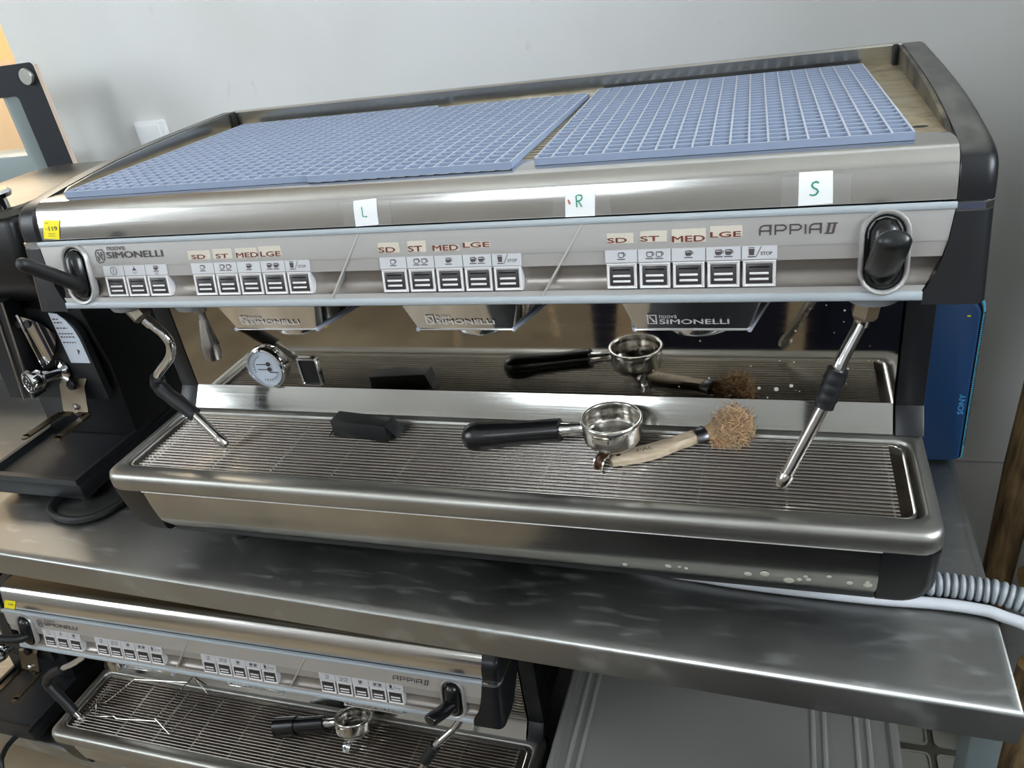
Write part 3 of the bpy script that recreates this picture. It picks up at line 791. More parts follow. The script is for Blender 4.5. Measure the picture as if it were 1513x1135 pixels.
# upper machine
wand(mc, [(.423, .08, .396), (.4195, .08, .374)], spline([(.42, .08, .378), (.418, .079, .371), (.4085, .07, .352), (.4015, .063, .338), (.3995, .061, .330), (.397, .0595, .318)], 5),
     [V((.4, .0615, .332)).lerp(V((.3885, .0548, .2945)), i / 12) for i in range(13)], [(.389, .055, .2965), (.352, .0345, .2135)])
wand(mc, [(-.418, .08, .396), (-.403, .08, .372)], spline([(-.405, .08, .377), (-.398, .08, .369), (-.387, .08, .357), (-.3825, .08, .342), (-.3945, .082, .322), (-.425, .087, .298), (-.436, .09, .286)], 6),
     spline([(-.435, .0898, .288), (-.4385, .0905, .279), (-.434, .0895, .268), (-.416, .0875, .253), (-.392, .0848, .234)], 3), [(-.394, .085, .236), (-.3565, .0765, .199)])
lever(mc, -1, [(-.424, .040, .440), (-.4235, .026, .447), (-.4235, .012, .459), (-.4275, -.006, .476), (-.4315, -.024, .493), (-.4325, -.031, .4975)], 'rubber', rx=.0088, rz_=.0082)
lever(mc, 1, [(.4265, .042, .440), (.426, .03, .445), (.4255, .016, .455), (.427, .0, .472), (.4275, -.012, .485), (.4275, -.017, .489)], 'lever_worn', rx=.0135, rz_=.0088)
# lower machine
wand(m2, [(-.418, .08, .396), (-.405, .08, .376)], spline([(-.407, .08, .38), (-.399, .08, .345), (-.427, .075, .323), (-.47, .069, .303)], 6),
     spline([(-.462, .07, .306), (-.492, .065, .291), (-.513, .062, .269), (-.511, .06, .252), (-.49, .056, .225), (-.468, .051, .196)], 4), [(-.475, .0525, .204), (-.457, .049, .182)], TL)
wand(m2, [(.425, .08, .396), (.413, .078, .372)], spline([(.414, .078, .376), (.41, .077, .362), (.395, .069, .338), (.372, .056, .318), (.358, .05, .305), (.345, .045, .285)], 5),
     spline([(.36, .0505, .306), (.353, .048, .297), (.338, .041, .274)], 5), [(.341, .042, .278), (.306, .022, .214)], TL)
lever(m2, -1, [(-.424, .042, .447), (-.4245, .03, .45), (-.432, .014, .455), (-.455, .002, .4625), (-.482, -.006, .468), (-.486, -.007, .4685)], 'rubber', TL, rx=.0085, rz_=.0085)
lever(m2, 1, [(.4265, .042, .449), (.426, .03, .451), (.421, .014, .455), (.4135, -.004, .4605), (.4085, -.014, .463), (.4075, -.0165, .4635)], 'bakelite', TL, rx=.0115, rz_=.0095)

# stuck-on drink names (upper machine only)
def sticker(x0, x1, z0, z1, s, a0, a1, b0, b1):
    st = MB().box(x0, x1, zs(z0), zs(z1), 0, .0008, PT).build('drink_sticker', M['label'], mc, smooth=0)
    text(MB(), s, a0, a1, zs(b0), zs(b1), PT, .0011, bold=.0003).build('lettering', M['brownink'], st, smooth=0, fix=False)
for (x0, x1, z0, z1, s, a0, a1, b0, b1) in (
    (-.268, -.239, .4705, .480, 'SD', -.2635, -.2455, .4713, .4757), (-.235, -.211, .4705, .481, 'ST', -.2315, -.2155, .4713, .4757),
    (-.206, -.179, .4705, .481, 'MED', -.205, -.178, .4713, .4762), (-.1765, -.149, .471, .482, 'LGE', -.1745, -.150, .4715, .4765),
    (-.0355, -.0125, .471, .481, 'SD', -.035, -.017, .4715, .4765), (-.003, .0165, .471, .4815, 'ST', -.0025, .0125, .4715, .4768),
    (.0235, .0515, .471, .4765, 'MED', .024, .0505, .4716, .4766), (.0555, .0835, .473, .4785, 'LGE', .056, .083, .4736, .4782),
    (.1965, .2205, .4725, .4815, 'SD', .197, .2145, .4732, .4775), (.2265, .2505, .473, .4825, 'ST', .227, .2435, .4737, .4781),
    (.2545, .284, .4715, .483, 'MED', .255, .283, .4722, .4772), (.2875, .3145, .4745, .4845, 'LGE', .288, .3135, .475, .4795)):
    sticker(x0, x1, z0, z1, s, a0, a1, b0, b1)

# ---------------------------------------------------------------- paper notes and price tags on the hoods
def hy(z):
    for (y0, z0), (y1, z1) in zip(hp, hp[1:]):
        if z <= z1: return y0 + (y1 - y0) * (z - z0) / (z1 - z0)
    return hp[-1][0]
def onhood(mb, T, d):
    mb.v = [V((p.x, hy(p.y) - d - p.z, p.y)) + T for p in mb.v]; return mb
I4 = Matrix.Identity(4)
def note(name, label, cat, c, m, T=V((0, 0, 0)), group=None):
    # c: corners tl, tr, br, bl as (x, z)
    root = thing(name, label, cat, V((sum(p[0] for p in c) / 4, hy(.51), .51)) + T, group)
    mb = MB(); n = 8; vs = []; fs = []
    for d in (.0004, .0008):
        for i in range(n + 1):
            for j in range(3):
                t = i / n; u = j / 2
                l = (c[3][0] + (c[0][0] - c[3][0]) * t, c[3][1] + (c[0][1] - c[3][1]) * t); r = (c[2][0] + (c[1][0] - c[2][0]) * t, c[2][1] + (c[1][1] - c[2][1]) * t)
                vs.append((l[0] + (r[0] - l[0]) * u, l[1] + (r[1] - l[1]) * u, d))
    o_ = (n + 1) * 3
    for b in (0, o_):
        for i in range(n):
            for j in range(2): fs.append((b + i * 3 + j, b + i * 3 + j + 1, b + i * 3 + j + 4, b + i * 3 + j + 3))
    mb.add(vs, fs); onhood(mb, T, 0).build('sheet', m, root, smooth=60, fix=False)
    return root
def strokes(root, name, paths, wd, m, T=V((0, 0, 0))):
    mb = MB()
    for p in paths: mb.ribbon(p, wd, I4, .0012)
    onhood(mb, T, 0).build(name, m, root, smooth=0, fix=False)
nl = note('paper_note', 'white paper square with green letter L taped to the hood', 'note', [(-.0585, .5212), (-.0325, .5225), (-.0335, .4975), (-.0595, .4965)], M['paper'])
strokes(nl, 'letter', [[(-.0495, .5155), (-.0493, .5062), (-.0445, .5060)]], .0011, M['green'])
nr = note('paper_note', 'white paper square with green letter R taped to the hood', 'note', [(.1595, .5218), (.1875, .5212), (.1855, .4965), (.1580, .4965)], M['paper'])
strokes(nr, 'letter', [[(.1695, .505), (.1693, .515), (.1715, .5158), (.1743, .5152), (.1748, .5132), (.1735, .5112), (.1695, .5102)], [(.1712, .5104), (.1742, .5052)]], .0011, M['green'])
strokes(nr, 'red_smudge', [[(.1618, .512), (.1632, .508)]], .0016, M['redmark'])
ns = note('paper_note', 'white paper square with green letter S taped to the hood', 'note', [(.3592, .5235), (.3852, .5235), (.3862, .4978), (.3592, .4970)], M['paper'])
strokes(ns, 'letter', [[(.3748, .5148), (.3728, .5162), (.3702, .5152), (.3695, .513), (.3712, .5112), (.3735, .51), (.3745, .508), (.3728, .5058), (.37, .5052), (.3678, .5062)]], .0012, M['green'])
for (x0, x1) in ((-.0735, -.0585), (-.0325, -.0185)): pass
for root, x0, x1 in ((nl, -.072, -.0185), (nr, .147, .2005), (ns, .3455, .3995)):
    mb = MB(); 
    for a in range(6):
        z0 = .4975 + .0235 * a / 6; z1 = .4975 + .0235 * (a + 1) / 6
        mb.add([(x0, z0, .0010), (x1, z0, .0010), (x1, z1, .0010), (x0, z1, .0010)], [(0, 1, 2, 3)])
    onhood(mb, V((0, 0, 0)), 0).build('tape', M['tape'], root, smooth=60)
yt = note('price_tag', 'yellow price tag numbered 119 on the upper machine', 'tag', [(-.4635, .5195), (-.4400, .5188), (-.4475, .4972), (-.4705, .4990)], M['yellow'], group='yellow tags')
for s, root, T, x0, x1 in (('119', yt, V((0, 0, 0)), -.4585, -.4455),):
    onhood(text(MB(), s, x0, x1, .5075, .5125, I4, .0011), T, 0).build('number', M['tagink'], root, smooth=0, fix=False)
    strokes(root, 'small_print', [[(-.4625, .5165), (-.457, .5165)], [(-.4635, .510), (-.4605, .510)], [(-.461, .5045), (-.451, .504)], [(-.4615, .502), (-.452, .5015)]], .0005, M['tagink'])
yt2 = note('price_tag', 'yellow price tag on the hood of the lower machine', 'tag', [(-.4660, .5145), (-.4390, .5145), (-.4490, .4965), (-.4750, .4965)], M['yellow'], TL, 'yellow tags')
onhood(text(MB(), '190', -.4600, -.4480, .5045, .5085, I4, .0011), TL, 0).build('number', M['tagink'], yt2, smooth=0, fix=False)

# ---------------------------------------------------------------- rubber grid mats on the cup warmer
def gridmat(label, x0, x1, y0, y1, nx, ny, lift=0.0, skew=0.0):
    zb = lambda y: rz(y) + .0001 + lift
    mb = MB(); hw = .0009; h = .0066
    def barbox(xa, ya, xb, yb):
        d = V((xb - xa, yb - ya)).normalized(); nn = V((-d.y, d.x)) * hw
        p = [(xa + nn.x, ya + nn.y), (xa - nn.x, ya - nn.y), (xb - nn.x, yb - nn.y), (xb + nn.x, yb + nn.y)]
        mb.loft([[(a, b, zb(b)) for a, b in p], [(a, b, zb(b) + h) for a, b in p]], True, True, True)
    sx = lambda y: skew * (y - y0)
    for i in range(nx + 1):
        x = x0 + (x1 - x0) * i / nx; barbox(x, y0, x + sx(y1), y1)
    for j in range(ny + 1):
        y = y0 + (y1 - y0) * j / ny; barbox(x0 + sx(y), y, x1 + sx(y), y)
    for i, f in enumerate(mb.f):
        q = [mb.v[k] for k in f]; nz = (q[1] - q[0]).cross(q[2] - q[0])
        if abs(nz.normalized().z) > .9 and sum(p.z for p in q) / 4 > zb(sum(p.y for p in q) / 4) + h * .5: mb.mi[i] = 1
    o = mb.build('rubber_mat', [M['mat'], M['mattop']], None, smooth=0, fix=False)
    o.data.transform(Matrix.Translation((-(x0 + x1) / 2, -(y0 + y1) / 2, -.535))); o.location = ((x0 + x1) / 2, (y0 + y1) / 2, .535)
    return tag(o, label, 'mat', 'blue rubber mats on the cup warmer')
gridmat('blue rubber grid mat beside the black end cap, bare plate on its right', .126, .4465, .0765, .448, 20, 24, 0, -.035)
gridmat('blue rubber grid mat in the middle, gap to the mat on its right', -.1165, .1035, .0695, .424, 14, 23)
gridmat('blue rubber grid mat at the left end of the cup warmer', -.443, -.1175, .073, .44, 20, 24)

# ---------------------------------------------------------------- things on the drip tray
def portafilter(label, C, Rm, grip_end, dirty_spout=True, spout_ang=242):
    T = Matrix.Translation(C) @ Rm
    root = thing('portafilter', label, 'portafilter', C, 'portafilters')
    b = MB().lathe([(.0312, -.0006), (.0318, .0007), (.0330, .0013), (.0345, .0010), (.0354, -.0002), (.0352, -.0042), (.0338, -.0052), (.0338, -.020), (.0325, -.025), (.028, -.0305), (.020, -.0335), (.012, -.0345)], 48, T, False, True)
    b.lathe([(.0312, -.0006), (.0312, -.004), (.0312, -.009), (.0303, -.0105), (.0300, -.021)], 48, T)
    # lugs
    for a in (80, 260):
        c, s = math.cos(math.radians(a)), math.sin(math.radians(a))
        b.box(-.003, .003, -.009, .009, -.012, -.006, T @ Matrix.Rotation(math.radians(a), 4, 'Z') @ Matrix.Translation((.0345, 0, 0)))
    b = b.build('basket_holder', M['worn'], root, smooth=40)
    MB().lathe([(.0302, -.0205), (.0285, -.0225), (.001, -.0235)], 40, T, False, True).build('filter_basket', M['worn'], b, smooth=40)
    d = V(grip_end)
    n0 = V((-.031, 0, -.015)); dd = (d - n0).normalized(); L_ = (d - n0).length
    MB().lathe([(.0095, 0), (.0075, .006), (.0075, .02), (.009, .031)], 20, T @ align(n0, dd), True, True).build('neck', M['chrome'], root)
    gp = [(.0118, .029), (.0135, .030), (.0138, .036), (.0138, .07), (.0150, .095), (.0168, .118), (.0176, .135), (.0168, L_ - .010), (.0135, L_ - .004), (.008, L_)]
    gr_ = MB().lathe(gp, 28, T @ align(n0, dd), True, True).build('grip', M['bakelite'], root, smooth=50)
    ch = MB(); A = T @ align(n0, dd)
    for k in range(6):
        for s in (-1, 1):
            ch.box(-.0005, .0005, 0, .004, 0, .001, A @ Matrix.Translation((0, 0, .112 + k * .0028)) @ Matrix.Rotation(math.radians(-42), 4, 'Z') @ Matrix.Translation((0, 0, 0)) @ Matrix.Translation((.0168, 0, 0)) @ Matrix.Rotation(s * .7, 4, 'X'))
    ch.build('grip_chevron', M['rubber'], gr_, smooth=0)
    sp_ = MB()
    sp_.lathe([(.012, -.033), (.012, -.040), (.009, -.043)], 20, T, True, True)
    sp_ = sp_.build('spout', M['chrome'], root)
    for k, a in enumerate((spout_ang, spout_ang + 180)):
        e = V((math.cos(math.radians(a)), math.sin(math.radians(a)), 0)); pe = V((-e.y, e.x, 0))
        path = spline([(e * .006) + V((0, 0, -.036)), e * .016 + V((0, 0, -.037)), e * .0265 + V((0, 0, -.042)), e * .0305 + V((0, 0, -.0495)), e * .031 + V((0, 0, -.0555))], 4)
        loops = []; n = len(path)
        for i, p in enumerate(path):
            t = (path[min(i + 1, n - 1)] - path[max(i - 1, 0)]).normalized(); u = t.cross(pe).normalized()
            ou = [p + pe * (math.cos(q) * .0072) - u * (math.sin(q) * -.0062) for q in [PI + PI * j / 10 for j in range(11)]]
            inn = [p + pe * (math.cos(q) * .0056) - u * (math.sin(q) * -.0046) for q in [2 * PI - PI * j / 10 for j in range(11)]]
            loops.append([(V(x)) for x in ou + inn])
        MB().loft(loops, True, True, True, T).build('spout_channel', M['chrome'], sp_, smooth=50)
        if dirty_spout and k == 0:
            st = []
            for i, p in enumerate(path[3:]):
                t = (path[min(i + 4, n - 1)] - path[max(i + 2, 0)]).normalized(); u = t.cross(pe).normalized()
                st.append([p + pe * (math.cos(q) * .0052) - u * (math.sin(q) * -.0041) for q in [2 * PI - PI * (.12 + .76 * j / 6) for j in range(7)]])
            MB().loft(st, False, T=T).build('coffee_residue', M['coffee'], sp_, smooth=60)
    return root
portafilter('chrome portafilter with black grip lying on the upper drip tray beside the wooden brush', V((.1695, .1, .2437)), Matrix.Identity(4), (-.184, .0, -.036))
portafilter('chrome portafilter with black grip lying on the lower drip tray', V((.152, .122, .2405)) + TL, Matrix.Rotation(math.radians(-20), 4, 'X') @ Matrix.Rotation(math.radians(2), 4, 'Z') @ Matrix.Rotation(math.radians(-2), 4, 'Y'), (-.130, -.004, -.032), False, 262)

# brush
br = thing('cleaning_brush', 'wooden handled brush with frayed straw bristles lying on the drip tray', 'brush', (.22, .11, .19))
bp = spline([(.1655, .089, .1925), (.19, .097, .1945), (.215, .1075, .1965), (.24, .1195, .2005), (.2635, .1315, .204)], 6)
loops = []
for i, p in enumerate(bp):
    t = (bp[min(i + 1, len(bp) - 1)] - bp[max(i - 1, 0)]).normalized(); sd = t.cross(V((0, 0, 1))).normalized(); u = sd.cross(t)
    f = i / (len(bp) - 1); wd = (.0085 + .0035 * math.sin(min(f * 1.3, 1) * PI)) * (.55 if i == 0 else 1); th = .0050 + .001 * f
    if i == 0: th *= .7
    loops.append([p + sd * a * wd + u * b * th for a, b in ((-1, -.6), (-.75, -1), (.75, -1), (1, -.6), (1, .6), (.75, 1), (-.75, 1), (-1, .6))])
hd = MB().loft(loops, True, True, True).build('handle', M['wood'], br, smooth=45)
t = (bp[8] - bp[3]).normalized(); sd = t.cross(V((0, 0, 1))).normalized(); u = sd.cross(t)
MB().lathe([(.0028, 0), (.0024, .0004)], 12, align(bp[3] + u * .00545, u), True, True).build('hanging_hole', M['coffee'], hd)
PL = Matrix((t, sd * -1, u)).transposed().to_4x4(); PL.translation = bp[9] + u * .0060
text(MB(), 'PAL', -.006, .012, -.003, .003, PL, .0001).build('stamp', M['coffee'], hd, smooth=0, fix=False)
td = (bp[-1] - bp[-5]).normalized(); p0 = bp[-1]; sd = td.cross(V((0, 0, 1))).normalized(); u = sd.cross(td)
MB().loft([[p0 + td * d + sd * (math.cos(q) * wd) + u * (math.sin(q) * th) for q in [2 * PI * k / 18 for k in range(18)]] for d, wd, th in ((-.006, .0112, .0074), (-.005, .0120, .0080), (.006, .0126, .0086), (.007, .0118, .008))], True, True, True).build('ferrule', M['ferrule'], br, smooth=40)
random.seed(11)
b1, b2 = MB(), MB()
q0 = p0 + td * .005
for i in range(1500):
    a = random.uniform(0, 2 * PI); r = math.sqrt(random.random())
    s0 = q0 + sd * math.cos(a) * r * .0105 + u * math.sin(a) * r * .0066
    if i < 300:      # the straight bundle hanging to the front
        e = q0 + td * random.uniform(.012, .024) - V((0, 1, 0)) * random.uniform(.010, .026) + V((random.uniform(-.004, .012), 0, random.uniform(-.012, -.001)))
        P_ = [s0, (s0 + e) / 2 + td * .005, e]
    else:
        while True:
            q = V((random.uniform(-1, 1), random.uniform(-1, 1), random.uniform(-1, 1)))
            if .35 < q.length < 1: break
        e = V((.2985, .1475, .2065)) + V((q.x * .020, q.y * .0245, q.z * .0185))
        j_ = lambda k: V((random.uniform(-1, 1), random.uniform(-1, 1), random.uniform(-1, 1))) * k
        P_ = [s0, s0.lerp(e, .4) + td * .004 + j_(.003), e + j_(.003), e + j_(.008), e + j_(.011) + V((0, 0, .001))]
    for k in range(len(P_)):
        if P_[k].z < .1895: P_[k] = V((P_[k].x, P_[k].y, .1895 + random.uniform(0, .002)))
    (b1 if i < 300 or random.random() < .55 else b2).tube(P_, [.00042] * (len(P_) - 1) + [.0002], 3, False)
tag(b1.build('bristles', M['bristle'], br, smooth=0, fix=False), None, None, None, 'stuff')
tag(b2.build('bristles', M['bristle2'], br, smooth=0, fix=False), None, None, None, 'stuff')

# small black carton with an open flap
bx = thing('black_box', 'small long black box with an open end flap lying on the drip tray', 'box', (-.167, .124, .19))
tb, bb_ = .2125, .1885
cor = [(-.2095, .1165), (-.1255, .1075), (-.1265, .1315), (-.2085, .1415)]
MB().loft([[(x, y, bb_) for x, y in cor], [(x, y, tb) for x, y in cor]], True, True, True).build('carton', M['rubber'], bx, bevel=0.0006)
MB().loft([[(-.1262, .1315, tb), (-.1252, .1075, tb), (-.1155, .115, .1905), (-.1145, .137, .1925)], [(-.1252, .1318, tb), (-.1242, .1072, tb), (-.1145, .1146, .1905), (-.1135, .1374, .1925)]], True, True, True).build('end_flap', M['grinder2'], bx, smooth=0)
MB().loft([[(-.2095, .1165, .1985), (-.2095, .130, .1985), (-.2165, .125, .1888), (-.2165, .115, .1888)], [(-.2088, .1165, .1985), (-.2088, .130, .1985), (-.2158, .125, .1882), (-.2158, .115, .1882)]], True, True, True).build('end_flap', M['rubber'], bx, smooth=0)

# wire cup rack on the lower tray
rk = thing('wire_rack', 'small chrome wire rack standing on the lower drip tray', 'rack', V((-.32, .1, .19)) + TL)
A = lambda P: [V(p) + TL for p in P]
zl, zt_ = .1905, .1965
MB().tube(A([(-.279, .070, .198), (-.231, .049, zl), (-.2145, .150, zl), (-.262, .174, .203), (-.279, .070, .198)]), .0013, 8).build('side_loop', M['wire'], rk)
MB().tube(A([(-.279, .070, .198), (-.277, .068, .193), (-.367, .0575, .193), (-.372, .058, .20), (-.392, .058, .193), (-.419, .054, .193), (-.438, .079, .196), (-.412, .081, .204)]), .0012, 8).build('cross_wire', M['wire'], rk)
MB().tube(A([(-.262, .174, .203), (-.272, .165, .193), (-.40, .15, .193), (-.412, .081, .204)]), .0012, 8).build('cross_wire', M['wire'], rk)
# ---------------------------------------------------------------- speaker, hoses, timber at the right
spk = thing('speaker', 'blue mesh portable speaker standing on end behind the machine', 'speaker', (.5385, .41, BZ))
sx0, sx1, sy0, sy1, sz0, sz1 = .4895, .5865, .362, .462, BZ, .272
def srr(i, y):
    q = rrect(sx0 + i, sx1 - i, sz0 + i, sz1 - i, .024, 8)
    return [(p[0], y, p[1] if p[1] > .1 else sz0 + i + (p[1] - sz0 - i) * .3) for p in q]
MB().loft([srr(.006, sy0 + .004), srr(.0035, sy0 + .006), srr(.003, sy0 + .012), srr(0.0, sy0 + .016), srr(0.0, sy1 - .016), srr(.003, sy1 - .012), srr(.006, sy1 - .004)], True, True, True).build('shell', M['bakelite'], spk, smooth=40)
MB().loft([srr(.0045, sy0 + .006), srr(.0045, sy0 + .002), srr(.0075, sy0)], True, False, True).build('grille', M['grille'], spk, smooth=40)
MB().tube([V(p) for p in srr(.0035, sy0 + .0065)] + [V(srr(.0035, sy0 + .0065)[0])], .0022, 8, False).build('trim_ring', M['bakelite'], spk)
rp = [V(p) for p in srr(.0008, sy0 + .0118)]; rp.append(rp[0])
rg = MB(); rg.tube(rp, .0028, 8, False)
rg.build('light_ring', M['cyan'], spk)
tick = MB()
for k in range(70):
    z = sz0 + .026 + k * .0029
    if z < sz1 - .026: tick.box(sx1 - .0042, sx1 + .0022, sy0 + .0092, sy0 + .0150, z, z + .0009)
tick.build('ring_ridge', M['bakelite'], spk, smooth=0)
ST_ = Matrix(((0, -1, 0, .5785), (0, 0, -1, sy0 - .0004), (1, 0, 0, .1005), (0, 0, 0, 1)))
text(MB(), 'SONY', 0, .031, 0, .0072, ST_, 0).build('lettering', M['skytext'], spk, smooth=0, fix=False)
MB().box(.5665, .5705, sy0 - .0003, sy0 + .001, .2425, .2445).build('tag', M['yellow'], spk, smooth=0)

hs = MB(); path = spline([(.46, .125, .038), (.50, .106, .0365), (.53, .1045, .0365), (.563, .102, .0362), (.585, .098, .0355), (.62, .086, .026), (.70, .055, -.03), (.80, .03, -.16), (.86, .02, -.30)], 60)
# resample evenly
acc = [0]; 
for a, b in zip(path, path[1:]): acc.append(acc[-1] + (b - a).length)
def at(s_):
    for i in range(len(acc) - 1):
        if acc[i + 1] >= s_: return path[i].lerp(path[i + 1], (s_ - acc[i]) / max(1e-9, acc[i + 1] - acc[i]))
    return path[-1]
pitch_ = .0078; n = int(acc[-1] / pitch_); P_ = []; R_ = []
for i in range(n):
    for f, r in ((0, .0120), (.10, .0136), (.3, .0141), (.58, .0136), (.68, .0120), (.98, .0118)):
        P_.append(at((i + f) * pitch_)); R_.append(r)
hs.tube(P_, R_, 18)
k = 0
for i, f in enumerate(hs.f):
    ring_i = i // 18
    if ring_i % 6 in (3, 4, 5) and len(f) == 4: hs.mi[i] = 1 if ring_i % 6 in (4,) else 0
ho = hs.build('drain_hose', [M['hose'], M['hoseshade']], None, smooth=50, fix=False)
ho.data.transform(Matrix.Translation((-.56, -.1, -.036))); ho.location = (.56, .1, .036)
tag(ho, 'grey corrugated drain hose running off the bench end', 'hose')
tbp = spline([(.10, .16, .027), (.20, .10, .027), (.275, .088, .027), (.352, .083, .027), (.453, .081, .027), (.515, .0835, .027), (.554, .0815, .027), (.578, .0755, .0265), (.62, .058, .016), (.70, .01, -.05), (.76, -.06, -.2)], 10)
to = MB().tube(tbp, .0066, 14).build('water_tube', M['tube'], None)
to.data.transform(Matrix.Translation((-.45, -.075, -.027))); to.location = (.45, .075, .027)
tag(to, 'smooth white plastic tube lying on the bench under the machine', 'tube')

def log(name, label, p0, p1, r, sd_, m=None, wob=.12):
    random.seed(sd_); P = [V(p0).lerp(V(p1), i / 14) for i in range(15)]; loops = []
    d = (P[-1] - P[0]).normalized(); a = d.cross(V((0, 1, .3))).normalized(); b = a.cross(d)
    off = [random.uniform(-1, 1) for _ in range(14)]
    for i, p in enumerate(P):
        rr_ = r * (1 + .06 * math.sin(i * 1.3 + sd_))
        loops.append([p + (a * math.cos(2 * PI * k / 14) + b * math.sin(2 * PI * k / 14)) * rr_ * (1 + wob * off[k] * .5 + random.uniform(-.03, .03)) for k in range(14)])
    mb = MB(); mb.loft(loops, True, True, True)
    for i, f in enumerate(mb.f):
        if len(f) > 4: mb.mi[i] = 1
    o = mb.build(name, [M['log'], M['logend']], None, smooth=60)
    c = V(p0); o.data.transform(Matrix.Translation(-c)); o.location = c
    return tag(o, label, 'log', 'rough timber beside the bench')
log('timber_log', 'tall weathered log leaning upright beyond the bench end', (.672, .47, FZ + .005), (.785, .64, 1.3), .024, 1)
log('timber_log', 'short log stub with pale cut end beside the tall leaning log', (.735, .45, -.262), (.93, .585, -.285), .03, 2)
log('timber_log', 'dark log under the hose, lower than the pale stub', (.745, .34, FZ + .01), (.785, .44, -.37), .034, 3)
log('timber_log', 'brown log standing behind the bench corner leg', (.695, .225, FZ + .01), (.722, .315, -.30), .034, 4)

# ---------------------------------------------------------------- storage tub and crate under the bench
tub = thing('storage_tub', 'smoky clear plastic storage tub with ribbed lid under the bench', 'tub', (.28, .3, SZ))
tz = -.345
lid = MB()
def tl(i, z): return [(p[0], p[1], z) for p in rrect(.034 + i, .522 - i, .02 + i, .60 - i, .03, 5)]
lid.loft([tl(0, tz - .02), tl(-.002, tz - .004), tl(.002, tz), tl(.010, tz), tl(.013, tz - .005), tl(.03, tz - .006)], True, False, True)
lid.build('lid', M['smoke'], tub, smooth=40)
for x in (.062, .078, .408, .424, .468, .484):
    MB().tube([(x, .06, tz - .005), (x, .56, tz - .005)], .0035, 8).build('lid_rib', M['smokerib'], tub)
def tw(i, z): return [(p[0], p[1], z) for p in rrect(.05 + i, .506 - i, .036 + i, .584 - i, .03, 5)]
MB().loft([tw(0, tz - .02), tw(.03, SZ + .001)], True, False, True).build('tub_wall', M['smoke'], tub, smooth=40)
tl_ = MB().tube([(.036, .02 + .03, tz - .004), (.036, .57, tz - .004)], .0028, 8).build('lid_lip', M['smokerib'], tub)

cr = thing('plastic_crate', 'grey plastic crate with moulded pockets on the floor at the bench end', 'crate', (.60, .33, FZ))
cz = -.50; cx0, cx1, cy0, cy1 = .536, .655, .08, .43
MB().box(cx0, cx1, cy0, cy1, FZ + .001, cz).build('body', M['crate'], cr, bevel=0.006)
for i in range(2):
    for j in range(4):
        a0 = cx0 + .006 + i * .058; b0 = cy0 + .012 + j * .072
        q = [(p[0], p[1]) for p in rrect(a0, a0 + .049, b0, b0 + .058, .008, 3)]
        q2 = [(a0 + .0245 + (x - a0 - .0245) * .88, b0 + .029 + (y - b0 - .029) * .9) for x, y in q]
        MB().loft([[(x, y, cz) for x, y in q], [(x, y, cz + .003) for x, y in q], [(x, y, cz + .003) for x, y in q2], [(x, y, cz + .0005) for x, y in q2]], True, False, True).build('pocket', M['cratelight'], cr, smooth=30)

